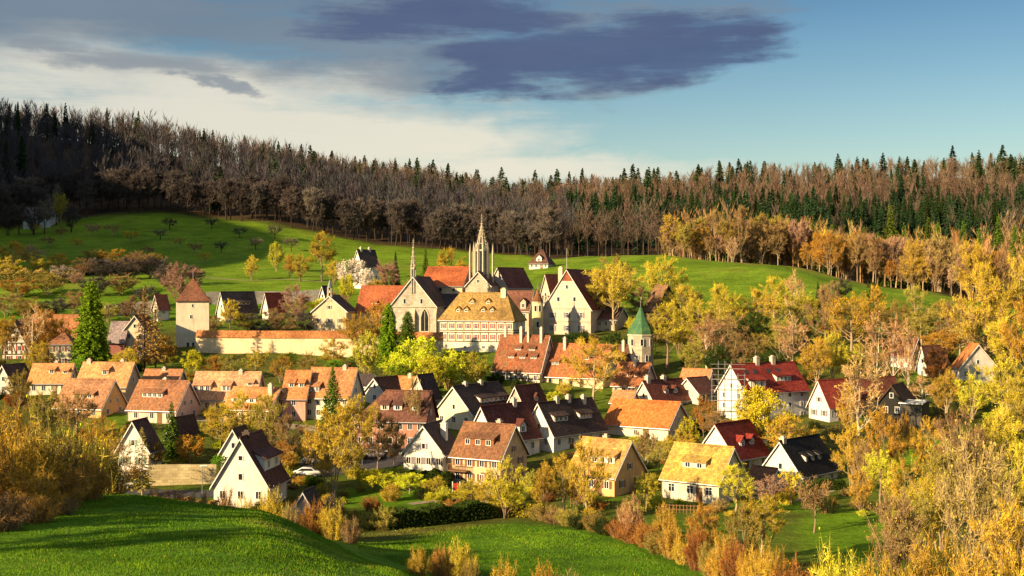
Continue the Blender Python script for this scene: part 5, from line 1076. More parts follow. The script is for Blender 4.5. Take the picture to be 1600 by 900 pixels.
# --- gardens in the village
for px, top, w, base, kind, pal, look in [(520, 572, 44, 664, 'spruce', 'fir', 'dark green spruce'), (268, 628, 42, 716, 'spruce', 'fir', 'tall green fir'), (297, 680, 46, 728, 'leafy0', 'rust', 'red brown round tree'), (240, 690, 40, 738, 'multi', 'olive', 'olive bush like tree'), (380, 612, 84, 708, 'round', 'yellow', 'bright golden tree'), (346, 632, 60, 712, 'round', 'gold', 'golden leafless tree'), (418, 620, 56, 716, 'multi', 'olive', 'olive leafless tree'), (450, 650, 60, 722, 'round', 'brown', 'brown leafless tree'),
     (520, 640, 92, 772, 'multi0', 'gold', 'golden tree with pale forked stem'), (556, 622, 80, 742, 'round', 'gold', 'golden brown tree'), (590, 640, 56, 735, 'round', 'brown', 'brown leafless tree'), (647, 590, 30, 700, 'birch', 'brown', 'thin brown leafless tree'), (615, 660, 40, 728, 'multi', 'brown', 'brown leafless tree'), (488, 668, 44, 735, 'multi', 'orange', 'orange brown tree'),
     (585, 735, 46, 768, 'leafy0', 'yellow', 'bright yellow bush'), (610, 738, 40, 768, 'leafy1', 'lime', 'yellow green bush'), (640, 750, 44, 772, 'leafy0', 'lime', 'low lime green bush'), (680, 745, 40, 778, 'multi', 'yellow', 'pale yellow willow'), (735, 748, 44, 790, 'multi', 'yellow', 'pale yellow willow'), (790, 716, 62, 812, 'multi1', 'yellow', 'bright yellow willow'), (760, 752, 40, 795, 'multi', 'gold', 'golden bush'), (850, 724, 40, 800, 'multi', 'gold', 'golden leafless tree'), (880, 712, 44, 800, 'multi', 'gold', 'golden leafless tree'), (918, 690, 66, 806, 'multi2', 'gold', 'golden tree'), (903, 735, 40, 800, 'multi', 'orange', 'orange leafless tree'),
     (1010, 735, 36, 800, 'tall', 'yellow', 'narrow yellow tree'), (1030, 690, 44, 740, 'round', 'olive', 'olive leafless tree'), (1060, 672, 50, 730, 'round', 'gold', 'golden leafless tree'), (1075, 655, 36, 722, 'leafy1', 'lime', 'green yellow bush'), (1010, 672, 40, 725, 'multi', 'brown', 'brown bush'), (1188, 608, 84, 712, 'leafy0', 'yellow', 'bright yellow leafy tree'), (1225, 650, 60, 722, 'multi', 'orange', 'orange bushy tree'), (1172, 650, 50, 712, 'multi', 'gold', 'golden bushy tree'), (1100, 620, 36, 680, 'multi', 'orange', 'orange bush'), (1120, 640, 44, 690, 'multi', 'brown', 'brown bush'), (1265, 668, 44, 716, 'multi', 'orange', 'orange bush'),
     (1150, 728, 56, 806, 'tall', 'yellow', 'yellow leafless tree'), (1205, 745, 60, 790, 'gnarled0', 'pink', 'pink budding bush'), (1237, 735, 36, 790, 'orchard0', 'gold', 'pale leafless fruit tree'), (1272, 752, 54, 830, 'orchard0', 'brown', 'small brown fruit tree'), (1330, 668, 60, 770, 'multi', 'orange', 'orange bushy tree'), (1350, 690, 50, 790, 'multi', 'brown', 'brown bushy tree'), (1380, 640, 56, 750, 'multi', 'orange', 'orange leafless tree'), (1375, 700, 50, 800, 'tall', 'yellow', 'yellow leafless tree'), (1410, 650, 36, 740, 'multi', 'rust', 'rust brown tree'),
     (125, 560, 30, 600, 'leafy1', 'green', 'small green tree'), (30, 580, 40, 640, 'multi', 'olive', 'olive leafless tree'), (72, 610, 60, 690, 'multi', 'olive', 'olive leafless tree'), (118, 612, 70, 690, 'gnarled0', 'brown', 'dark brown spreading tree'), (150, 650, 60, 715, 'gnarled1', 'rust', 'rust brown tree'), (222, 668, 44, 776, 'larch0', 'olive', 'dark ivy clad bare tree'), (186, 690, 50, 778, 'birch', 'brown', 'thin leafless tree'), (175, 660, 50, 720, 'multi', 'gold', 'golden bush'), (18, 640, 60, 700, 'multi', 'olive', 'olive bushy tree'), (60, 660, 60, 720, 'round', 'gold', 'golden leafless tree'), (440, 690, 40, 740, 'multi', 'orange', 'orange bush'), (545, 690, 44, 750, 'multi', 'olive', 'olive bush')]:
    T('garden_tree', look, kind, pal, px, top, w, base)
# --- near shrubs: left thicket, hedge lines, right thicket
def S(px, top, w, d, pal, look, kind='shrub', name='shrub', cat='shrub'): T(name, look, kind, pal, px, top, w, d=d, cat=cat)
for px, top, w, d, pal, look in [(20, 640, 150, 100, 'gold', 'tall golden shrub'), (85, 655, 120, 104, 'olive', 'tall olive shrub'), (132, 690, 84, 106, 'rust', 'rust red shrub'), (-30, 690, 130, 96, 'orange', 'tall orange shrub'), (40, 715, 120, 96, 'orange', 'orange shrub'), (100, 712, 90, 101, 'rust', 'dark rust shrub'), (0, 755, 100, 88, 'brown', 'brown shrub'), (55, 765, 80, 92, 'rust', 'low rust shrub'), (-70, 640, 130, 112, 'olive', 'olive shrub'), (142, 735, 50, 108, 'rust', 'rust brown shrub'), (20, 600, 120, 140, 'gold', 'tall golden back shrub'), (75, 612, 100, 138, 'olive', 'brown olive shrub'), (128, 640, 80, 140, 'gold', 'golden brown shrub'), (100, 770, 50, 97, 'brown', 'low brown shrub'), (160, 665, 56, 142, 'olive', 'olive brown shrub')]:
    S(px, top, w, d, pal, look)
for px, top, w, d, pal, look in [(240, 752, 60, 150, 'brown', 'low brown shrub'), (275, 752, 50, 150, 'rust', 'low rust shrub'), (310, 755, 50, 150, 'brown', 'low brown shrub'), (352, 752, 44, 148, 'rust', 'rust brown shrub'), (385, 765, 40, 146, 'gold', 'reed like golden shrub'), (425, 748, 44, 146, 'gold', 'reed like golden shrub'), (455, 775, 36, 142, 'brown', 'brown shrub'), (490, 770, 50, 134, 'orange', 'bright orange shrub'), (520, 778, 50, 133, 'gold', 'golden orange shrub'), (548, 800, 36, 130, 'brown', 'low brown shrub'), (575, 790, 50, 150, 'hedge', 'dark green shrub'), (520, 760, 36, 158, 'dusk', 'dusky purple shrub'), (600, 785, 50, 150, 'olive', 'olive shrub')]:
    S(px, top, w, d, pal, look)
for px, top, w, d, pal, look in [(690, 838, 36, 100, 'rust', 'red brown shrub'), (655, 845, 40, 98, 'gold', 'low golden shrub'), (720, 828, 22, 104, 'gold', 'thin golden shrub'), (735, 858, 40, 97, 'olive', 'low olive shrub'), (790, 855, 60, 92, 'gold', 'reed like golden shrub'), (850, 858, 56, 92, 'gold', 'reed like golden shrub'), (885, 876, 50, 90, 'brown', 'low brown shrub')]:
    S(px, top, w, d, pal, look)
for k in range(19):      # overgrown hedge between the lower meadow and the gardens
    u = k / 18; px = 850 + u * 360; d = 152 - u * 44
    S(px, 790 + u * 50 + rt.uniform(-14, 12), rt.uniform(40, 66), d + 3, rt.choice(['orange', 'brown', 'olive', 'rust', 'gold']) if u > .3 else rt.choice(['olive', 'brown', 'hedge']), 'hedgerow shrub')
S(985, 760, 36, 140, 'birch', 'pale twiggy shrub'); S(1040, 775, 34, 136, 'orange', 'orange upright shrub')
for px, top, w, d, pal, look, kind in [(1100, 790, 60, 128, 'orange', 'orange leafless tree', 'multi'), (1160, 790, 60, 124, 'olive', 'olive leafless tree', 'multi'), (1130, 822, 50, 120, 'orange', 'orange shrub', 'shrub'), (1190, 765, 66, 130, 'yellow', 'yellow leafless tree', 'tall'), (1235, 848, 80, 100, 'rust', 'round rust shrub', 'shrub'), (1185, 842, 56, 108, 'orange', 'orange shrub', 'shrub'), (1310, 822, 110, 98, 'yellow', 'broad yellow shrub', 'shrub'), (1360, 840, 90, 96, 'gold', 'golden shrub', 'shrub'), (1270, 870, 80, 88, 'orange', 'low orange shrub', 'shrub'),
     (1400, 770, 90, 118, 'brown', 'brown leafless tree', 'multi'), (1440, 750, 80, 130, 'yellow', 'yellow leafless tree', 'multi'), (1420, 715, 66, 150, 'gold', 'golden leafless tree', 'multi'), (1470, 700, 90, 140, 'olive', 'olive leafless tree', 'multi'), (1520, 680, 110, 108, 'brown', 'tall dark branched bare tree', 'gnarled0'), (1560, 720, 100, 118, 'olive', 'olive leafless tree', 'round'), (1600, 690, 110, 125, 'yellow', 'yellow leafless tree', 'round'), (1580, 790, 110, 98, 'orange', 'orange leafless tree', 'multi'), (1450, 800, 110, 100, 'gold', 'golden shrub', 'shrub'), (1520, 820, 110, 94, 'orange', 'orange shrub', 'shrub'), (1600, 850, 110, 88, 'gold', 'golden shrub', 'shrub'), (1400, 860, 100, 88, 'orange', 'orange shrub', 'shrub'), (1480, 880, 100, 84, 'brown', 'brown shrub', 'shrub'), (1550, 870, 100, 82, 'gold', 'golden shrub', 'shrub'), (1500, 640, 90, 175, 'brown', 'brown leafless tree', 'multi'), (1560, 640, 90, 178, 'gold', 'golden leafless tree', 'multi'), (1600, 630, 80, 182, 'olive', 'olive leafless tree', 'round'), (1430, 760, 60, 125, 'olive', 'olive leafless tree', 'tall'), (1345, 735, 44, 165, 'orange', 'orange bushy tree', 'multi'), (1450, 655, 70, 190, 'orange', 'orange bushy tree', 'multi')]:
    S(px, top, w, d, pal, look, kind, 'shrub' if kind == 'shrub' else 'thicket_tree', 'shrub' if kind == 'shrub' else 'tree')
# --- meadow trees and hedges on the left
for px, top, w, d, pal, look, kind in [(55, 354, 24, 560, 'gold', 'small orchard tree', 'orchard0'), (95, 362, 22, 545, 'brown', 'small orchard tree', 'orchard0'), (145, 358, 26, 550, 'pink', 'small orchard tree', 'orchard0'), (175, 362, 26, 545, 'brown', 'small orchard tree', 'orchard0'), (205, 372, 26, 530, 'gold', 'small orchard tree', 'orchard0'), (232, 388, 22, 500, 'brown', 'small orchard tree', 'orchard0'), (280, 376, 24, 520, 'olive', 'small orchard tree', 'orchard0'), (305, 382, 24, 510, 'brown', 'small orchard tree', 'orchard0'), (345, 378, 22, 520, 'dusk', 'small orchard tree', 'orchard0'), (265, 352, 24, 570, 'dusk', 'small orchard tree', 'orchard0'), (330, 352, 22, 580, 'dusk', 'small orchard tree', 'orchard0'), (375, 362, 22, 560, 'dusk', 'small orchard tree', 'orchard0'),
     (20, 402, 60, 430, 'orange', 'orange bushy tree', 'round'), (45, 388, 50, 440, 'pink', 'pinkish bushy tree', 'round'), (60, 420, 40, 420, 'gold', 'golden bushy tree', 'multi'), (98, 434, 40, 400, 'blossom', 'pale pink blossoming tree', 'round'), (120, 445, 26, 395, 'pink', 'pale pink blossoming tree', 'multi'), (150, 405, 50, 440, 'olive', 'olive bushy tree', 'round'), (180, 398, 54, 440, 'gold', 'golden bushy tree', 'round'), (215, 405, 50, 435, 'brown', 'dark brown bushy tree', 'multi'), (240, 402, 44, 440, 'olive', 'olive bushy tree', 'round'), (200, 425, 50, 415, 'dusk', 'dark bare shrub', 'multi'), (160, 430, 44, 415, 'dusk', 'dark bare shrub', 'multi'), (235, 420, 46, 420, 'dusk', 'dark bare shrub', 'multi'), (130, 415, 40, 425, 'brown', 'brown bushy tree', 'multi'), (90, 410, 40, 430, 'orange', 'orange brown tree', 'multi'), (187, 450, 22, 380, 'gold', 'small golden tree', 'tall'), (10, 430, 50, 405, 'gold', 'golden hedge tree', 'multi'),
     (30, 318, 30, 560, 'dusk', 'dark leafless tree', 'tall'), (52, 322, 26, 558, 'dusk', 'dark leafless tree', 'multi'), (70, 312, 30, 562, 'grey', 'grey leafless tree', 'tall'), (112, 318, 30, 566, 'dusk', 'dark leafless tree', 'multi'), (12, 322, 30, 556, 'dusk', 'dark leafless tree', 'multi'), (430, 352, 24, 560, 'dusk', 'small orchard tree', 'orchard0'), (250, 366, 22, 540, 'grey', 'small orchard tree', 'orchard0'), (400, 372, 22, 530, 'grey', 'small orchard tree', 'orchard0'), (320, 395, 20, 480, 'gold', 'small orchard tree', 'orchard0'), (120, 378, 22, 515, 'gold', 'small orchard tree', 'orchard0'), (75, 376, 22, 515, 'brown', 'small orchard tree', 'orchard0'), (455, 372, 24, 530, 'grey', 'small orchard tree', 'orchard0'),
     (95, 302, 24, 578, 'lime', 'lit green spruce like tree', 'tall'), (88, 290, 34, 590, 'grey', 'pale leafless tree', 'round'), (280, 275, 34, 640, 'olive', 'olive round tree', 'leafy0')]:
    S(px, top, w, d, pal, look, kind, 'meadow_tree', 'tree')

for px, w, d, H, pal, kind, look in [(330, 40, 318, 5, 'brown', 'multi1', 'brown bushy tree'), (385, 46, 322, 5, 'olive', 'multi0', 'olive bushy tree'), (408, 40, 312, 4, 'dusk', 'multi2', 'dark bare bush'), (445, 50, 315, 5, 'brown', 'multi1', 'brown bushy tree'), (478, 44, 318, 6, 'dusk', 'multi0', 'dark bare bush'), (470, 40, 345, 6, 'olive', 'round1', 'olive leafless tree'), (432, 36, 352, 5, 'green', 'leafy1', 'fresh green bush'), (312, 40, 350, 6, 'grey', 'round2', 'grey leafless tree'), (376, 40, 362, 6, 'grey', 'round0', 'grey leafless tree'), (500, 30, 345, 6, 'lime', 'leafy0', 'yellow green bush'), (528, 34, 352, 7, 'brown', 'multi2', 'brown bushy tree'), (600, 40, 352, 8, 'brown', 'tall1', 'brown leafless tree'), (640, 40, 372, 8, 'brown', 'round1', 'brown leafless tree'), (585, 34, 378, 7, 'gold', 'multi0', 'golden bushy tree'),
     (12, 60, 345, 6, 'brown', 'multi0', 'brown bushy tree'), (45, 50, 338, 6, 'olive', 'multi1', 'olive bushy tree'), (85, 56, 342, 5, 'dusk', 'multi2', 'dark bare bush'), (118, 50, 350, 6, 'brown', 'multi0', 'brown bushy tree'), (168, 40, 340, 5, 'olive', 'multi1', 'olive bushy tree'), (205, 46, 338, 7, 'brown', 'round0', 'brown leafless tree'), (230, 40, 362, 6, 'dusk', 'multi2', 'dark bare bush'), (30, 60, 372, 6, 'rust', 'multi1', 'rust brown bush'), (75, 60, 378, 6, 'olive', 'multi0', 'olive bushy tree'), (150, 50, 378, 6, 'dusk', 'multi2', 'dark bare bush'), (190, 50, 385, 6, 'brown', 'multi1', 'brown bushy tree'), (260, 50, 398, 7, 'dusk', 'multi0', 'dark bare bush'), (300, 46, 405, 6, 'grey', 'multi2', 'grey bare bush'),
     (780, 40, 352, 8, 'brown', 'round2', 'brown leafless tree'), (815, 40, 362, 7, 'olive', 'multi1', 'olive bushy tree'), (850, 50, 372, 7, 'grey', 'round0', 'grey leafless tree'), (890, 50, 365, 8, 'olive', 'round1', 'olive leafless tree'), (935, 40, 355, 8, 'brown', 'tall0', 'brown leafless tree'), (1000, 60, 342, 10, 'brown', 'round2', 'brown leafless tree'), (1065, 60, 330, 11, 'gold', 'round0', 'golden leafless tree'), (1075, 50, 350, 9, 'olive', 'tall2', 'olive leafless tree'), (1020, 50, 300, 8, 'brown', 'multi1', 'brown bushy tree'), (1060, 50, 292, 8, 'olive', 'multi2', 'olive bushy tree'), (965, 50, 285, 6, 'hedge', 'leafy1', 'dark evergreen tree'), (905, 50, 292, 5, 'hedge', 'leafy0', 'dark evergreen bush'), (1135, 70, 285, 10, 'brown', 'gnarled0', 'brown spreading tree'), (1175, 60, 292, 9, 'hedge', 'leafy1', 'dark evergreen tree'), (1220, 60, 286, 9, 'olive', 'multi0', 'olive bushy tree')]:
    T('valley_tree', look, kind, pal, px, 0, w, d=d, hgt=H)

# ------------------------------------------------------------------ woods
frng = np.random.default_rng(404); fr = random.Random(404)
EDGE = {'beech': [], 'spruce': []}
def edge_tree(kind, pal, px, d, H, w, label, group, name):
    t = tree(name, '', kind, pal, px, 0, d, None, None, 'tree', fr, label=label, group=group, hgt=H)
    for c in t.children: c.scale = (H * w, H * w, H)
    return t
for k in range(96):     # foot of the left wood; its shade put into the dark palette
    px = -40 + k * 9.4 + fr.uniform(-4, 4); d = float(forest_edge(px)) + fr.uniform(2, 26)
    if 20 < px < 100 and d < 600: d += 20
    edge_tree('beech%d' % fr.randrange(3), fr.choice(['dusk', 'dusk', 'dusk', 'dusk', 'grey']), px, d, fr.uniform(15, 22), fr.uniform(.8, 1.2), 'bare beech darkened for shade at the foot of the left wood', 'beeches along the foot of the left wood', 'beech_tree')
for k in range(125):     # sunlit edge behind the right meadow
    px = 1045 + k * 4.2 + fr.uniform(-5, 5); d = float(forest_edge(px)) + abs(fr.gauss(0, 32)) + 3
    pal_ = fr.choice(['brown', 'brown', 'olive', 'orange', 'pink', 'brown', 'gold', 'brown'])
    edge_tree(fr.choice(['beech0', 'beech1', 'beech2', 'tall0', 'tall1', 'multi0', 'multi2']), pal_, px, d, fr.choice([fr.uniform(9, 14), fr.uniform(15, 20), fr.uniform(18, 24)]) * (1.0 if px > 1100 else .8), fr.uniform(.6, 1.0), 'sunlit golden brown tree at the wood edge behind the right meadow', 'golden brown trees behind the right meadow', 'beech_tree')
SUNSP = []
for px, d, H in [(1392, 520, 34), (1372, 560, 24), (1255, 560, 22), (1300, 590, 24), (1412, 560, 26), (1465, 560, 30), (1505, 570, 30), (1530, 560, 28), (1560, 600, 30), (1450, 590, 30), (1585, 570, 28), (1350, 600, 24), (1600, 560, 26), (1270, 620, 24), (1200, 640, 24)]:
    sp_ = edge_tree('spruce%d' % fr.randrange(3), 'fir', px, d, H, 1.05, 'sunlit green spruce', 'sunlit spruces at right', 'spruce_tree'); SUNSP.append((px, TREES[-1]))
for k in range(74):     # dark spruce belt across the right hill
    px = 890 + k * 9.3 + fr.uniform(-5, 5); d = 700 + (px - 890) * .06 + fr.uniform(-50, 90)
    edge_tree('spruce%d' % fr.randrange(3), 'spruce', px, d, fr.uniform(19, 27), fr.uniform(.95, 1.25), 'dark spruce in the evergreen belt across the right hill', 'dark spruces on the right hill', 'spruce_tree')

def template(seed, conif=False):
    r = np.random.default_rng(seed); out = []
    z = np.zeros(3)
    def bar(p0, p1, w):
        p0, p1 = np.asarray(p0, float), np.asarray(p1, float); a = unit(np.cross(p1 - p0, r.normal(size=3))) * w
        b_ = unit(np.cross(p1 - p0, a)) * w
        return [p0 - a, p0 + a, p1, p0 - b_, p0 + b_, p1]
    if conif:
        out += bar((0, 0, -.05), (0, 0, 1), .014); n = 300; zz = r.uniform(.1, .99, n); R_ = .19 * (1 - zz) ** .85 * r.uniform(.5, 1.1, n); an = r.uniform(0, 6.283, n)
        B = np.stack([R_ * .35 * np.cos(an), R_ * .35 * np.sin(an), zz], 1); D = np.stack([np.cos(an), np.sin(an), -.35 + r.normal(size=n) * .15], 1)
        return np.concatenate([np.array(out), blades(B, unit(D), R_ + .02, np.full(n, .022), r)])
    out += bar((0, 0, -.05), (r.normal() * .02, r.normal() * .02, .92), .012); B = []; D = []
    for k in range(16):
        zz = r.uniform(.26, .80); an = k * 2.4 + r.normal() * .3; ln = r.uniform(.16, .30) * (1.25 - zz * .6); d = unit(np.array((math.cos(an), math.sin(an), r.uniform(.9, 2.4)))); p = np.array((0, 0, zz)); out += bar(p, p + d * ln, .0042)
        m = 11; t = r.uniform(.2, 1.1, m); B.append(p + d * ln * t[:, None]); D.append(unit(d * .6 + r.normal(size=(m, 3)) * .42 + np.array((0, 0, .9))))
    B = np.concatenate(B); D = np.concatenate(D); n = len(B)
    return np.concatenate([np.array(out), blades(B, D, r.uniform(.06, .15, n), np.full(n, .0052) * r.uniform(.6, 1.4, n), r)])
TB = [template(900 + s) for s in range(6)]; TC = [template(950 + s, True) for s in range(4)]
def wood(name, label, spots):
    """one mass of far trees: spots = (x, y, H, width, conifer, colour)"""
    V = []; Cc = []
    for x, y, H, w, cf, col in spots:
        t = (TC if cf else TB)[fr.randrange(4)]; a = fr.uniform(0, 6.28); c, s = math.cos(a), math.sin(a)
        P = t.copy(); P = np.stack([(P[:, 0] * c - P[:, 1] * s) * H * w + x, (P[:, 0] * s + P[:, 1] * c) * H * w + y, P[:, 2] * H], 1); P[:, 2] += gz(x, y)
        V.append(P); k = frng.uniform(.8, 1.2, (len(P) // 3, 1)).repeat(3, 0); Cc.append(np.asarray(col)[None] * k)
    V = np.concatenate(V); me = np_mesh(name, V, np.arange(len(V)).reshape(-1, 3), M_WOOD_MASS); set_col(me, np.concatenate(Cc)); o = obj(name, me); o['kind'] = 'stuff'; o['label'] = label; o['category'] = 'wood'; return o
M_WOOD_MASS, N_, L_, b_ = new_mat('far_twigs'); at_ = N_.new('ShaderNodeAttribute'); at_.attribute_name = 'cover'; L_.new(at_.outputs['Color'], b_.inputs['Base Color']); b_.inputs['Roughness'].default_value = .95; b_.inputs['Specular IOR Level'].default_value = .02
def scatter(n, px0, px1, d0, d1, fn):
    out = []; tries = 0
    while len(out) < n and tries < n * 30:
        tries += 1; px = fr.uniform(px0, px1); d = math.sqrt(fr.uniform(d0 * d0, d1 * d1))
        if d < forest_edge(px) + 14: continue
        r = fn(px, d)
        if r: out.append((X_at(px, d), d, *r))
    return out
def vary(c, k=.35): q = fr.uniform(1 - k, 1 + k); return tuple(v * q * fr.uniform(.92, 1.08) for v in c)
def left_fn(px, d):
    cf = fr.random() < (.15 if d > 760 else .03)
    return (fr.choice([fr.uniform(12, 18), fr.uniform(16, 24), fr.uniform(20, 28)]), fr.uniform(.6, 1.05), cf, vary((.03, .05, .018)) if cf else vary((.125, .092, .078) if d > 830 else (.076, .068, .072)))  # lower trees darkened, top fringe warmer: shade put into the colour
wood('left_wood', 'bare beech wood covering the left hillside, shade painted into its colour', scatter(3000, -420, 900, 560, 960, left_fn))
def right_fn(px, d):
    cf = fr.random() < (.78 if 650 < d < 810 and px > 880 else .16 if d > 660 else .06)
    c = (.026, .05, .022) if cf else ((.15, .10, .07) if d > 820 else (.115, .085, .065))  # belt darker, front trees brighter: shade and sun put into the colours
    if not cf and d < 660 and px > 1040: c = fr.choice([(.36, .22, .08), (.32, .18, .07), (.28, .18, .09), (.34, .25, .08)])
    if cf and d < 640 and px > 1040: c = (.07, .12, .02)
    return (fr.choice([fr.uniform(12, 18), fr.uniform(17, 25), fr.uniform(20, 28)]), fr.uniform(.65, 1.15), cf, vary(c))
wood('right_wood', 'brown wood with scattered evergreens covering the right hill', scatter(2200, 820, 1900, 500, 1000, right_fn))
def ridge_fn(px, d):
    cf = fr.random() < .15
    return (fr.choice([fr.uniform(12, 20), fr.uniform(18, 25), fr.uniform(24, 31)]) if cf else fr.choice([fr.uniform(10, 16), fr.uniform(14, 22), fr.uniform(18, 25)]), fr.uniform(1.1, 1.6) if cf else fr.uniform(.7, 1.2), cf, vary((.035, .055, .02) if cf else (.165, .115, .075)))
wood('ridge_wood', 'far brown wood along the skyline', scatter(1900, 380, 1900, 960, 1330, ridge_fn))
# --- off to the left an unseen hill is raised in the terrain for shade


for px, d, H in [(-520, 69, 9.5), (-600, 75, 10.5), (-760, 78, 13), (-900, 84, 12), (-700, 92, 9)]:
    edge_tree('round%d' % fr.randrange(3), 'olive', px, d, H, 1.0, 'leafless olive tree on the near meadow just beyond the left picture edge', 'trees beyond the left picture edge', 'field_tree')

# ------------------------------------------------------------------ streets, cars, hedges and small things
ribbon('street', [(130, 182), (240, 181.5), (340, 180), (420, 187), (480, 192), (560, 197), (650, 204)], 5.5, M_ASPHALT)
ribbon('car_park', [(478, 198), (560, 203), (640, 208)], 7.0, M_ASPHALT, .06)
ribbon('garden_path', [(1225, 173), (1262, 176), (1300, 182)], 1.4, M_PATH)
ribbon('path', [(640, 172), (690, 176), (730, 178)], 1.6, M_PATH)
ribbon('meadow_path', [(300, 425), (360, 428), (440, 430), (520, 425)], 1.6, M_PATH)

ribbon('lane', [(95, 241), (200, 238), (330, 231), (470, 226), (560, 222), (640, 214)], 4.0, M_PATH)
ribbon('lane', [(700, 208), (770, 212), (830, 222), (930, 226), (1030, 228), (1110, 232), (1200, 214)], 4.0, M_ASPHALT)
ribbon('lane', [(850, 182), (960, 186), (1040, 190), (1120, 182), (1180, 176)], 3.2, M_PATH)
def hedge(name, label, p0, p1, h, w, pal, n=9000, seed=1, cat='hedge'):
    rng = np.random.default_rng(seed); A_ = np.array((X_at(p0[0], p0[1]), p0[1])); B_ = np.array((X_at(p1[0], p1[1]), p1[1])); ln = np.linalg.norm(B_ - A_); t = (B_ - A_) / ln; nn = np.array((-t[1], t[0]))
    u = rng.uniform(0, 1, n); s = rng.uniform(-1, 1, n); z = rng.uniform(0, 1, n) ** .8
    q = rng.integers(0, 3, n); s = np.where(q == 0, np.sign(s) * rng.uniform(.85, 1.03, n), s); z = np.where(q == 1, rng.uniform(.88, 1.05, n), z)
    bump = 1 + .14 * np.sin(u * ln * 1.3 + seed) + .08 * np.sin(u * ln * 3.7)
    x = A_[0] + (B_[0] - A_[0]) * u + nn[0] * s * w / 2; y = A_[1] + (B_[1] - A_[1]) * u + nn[1] * s * w / 2
    P = np.stack([x - A_[0], y - A_[1], ground(x, y) + z * h * bump - gz(A_[0], A_[1])], 1)
    root = empty(name, (A_[0], A_[1], gz(A_[0], A_[1]))); tag(root, label, cat)
    me = np_mesh('foliage', leaves(P, .13 * rng.uniform(.5, 1.4, n), rng), np.arange(3 * n).reshape(-1, 3), PAL[pal][1]); obj('foliage', me, root)
    core = MB(); m = max(2, int(ln / 1.5))
    for k in range(m):
        a = A_ + (B_ - A_) * k / m; b2 = A_ + (B_ - A_) * (k + 1) / m; g = min(gz(*a), gz(*b2)) - gz(*A_); hw = w * .36
        q4 = [a - nn * hw - A_, b2 - nn * hw - A_, b2 + nn * hw - A_, a + nn * hw - A_]
        core.add([(*p, g - .3) for p in q4] + [(*p, g + h * .8) for p in q4], [(0,1,2,3),(4,5,6,7),(0,1,5,4),(1,2,6,5),(2,3,7,6),(3,0,4,7)])
    core.build('branches', PAL['hedge'][0], root); return root
hedge('clipped_hedge', 'tall dark clipped hedge in front of the white cottage with white chimney', (640, 187), (706, 186), 1.9, 1.5, 'hedge', 9000, 3)
hedge('clipped_hedge', 'low dark hedge at the foot of the black roofed white house', (1258, 181), (1318, 183), 1.4, 1.2, 'hedge', 6000, 4)
hedge('dark_hedge', 'long dark overgrown hedge above the lower meadow', (600, 150), (760, 158), 2.0, 3.0, 'hedge', 16000, 5)
hedge('garden_hedge', 'olive hedge along the gardens above the lower meadow', (760, 160), (860, 158), 1.5, 2.2, 'olive', 12000, 6)
hedge('garden_hedge', 'brown hedge along the bank below the street wall', (232, 166), (336, 164), 1.7, 2.2, 'brown', 12000, 7)
hedge('garden_hedge', 'green hedge beside the orange plastered house', (1000, 180), (1032, 186), 1.5, 1.2, 'olive', 4000, 8)
hedge('garden_hedge', 'dark hedge behind the barn with the orange red roof', (1078, 222), (1120, 226), 1.8, 1.6, 'hedge', 5000, 9)
hedge('meadow_hedge', 'dark bushy hedge on the left meadow below the orchard', (130, 432), (262, 438), 5.0, 6.0, 'dusk', 16000, 10)
hedge('meadow_hedge', 'brown hedge behind the terrace at the left meadow foot', (0, 398), (120, 402), 3.5, 4.0, 'brown', 12000, 11)

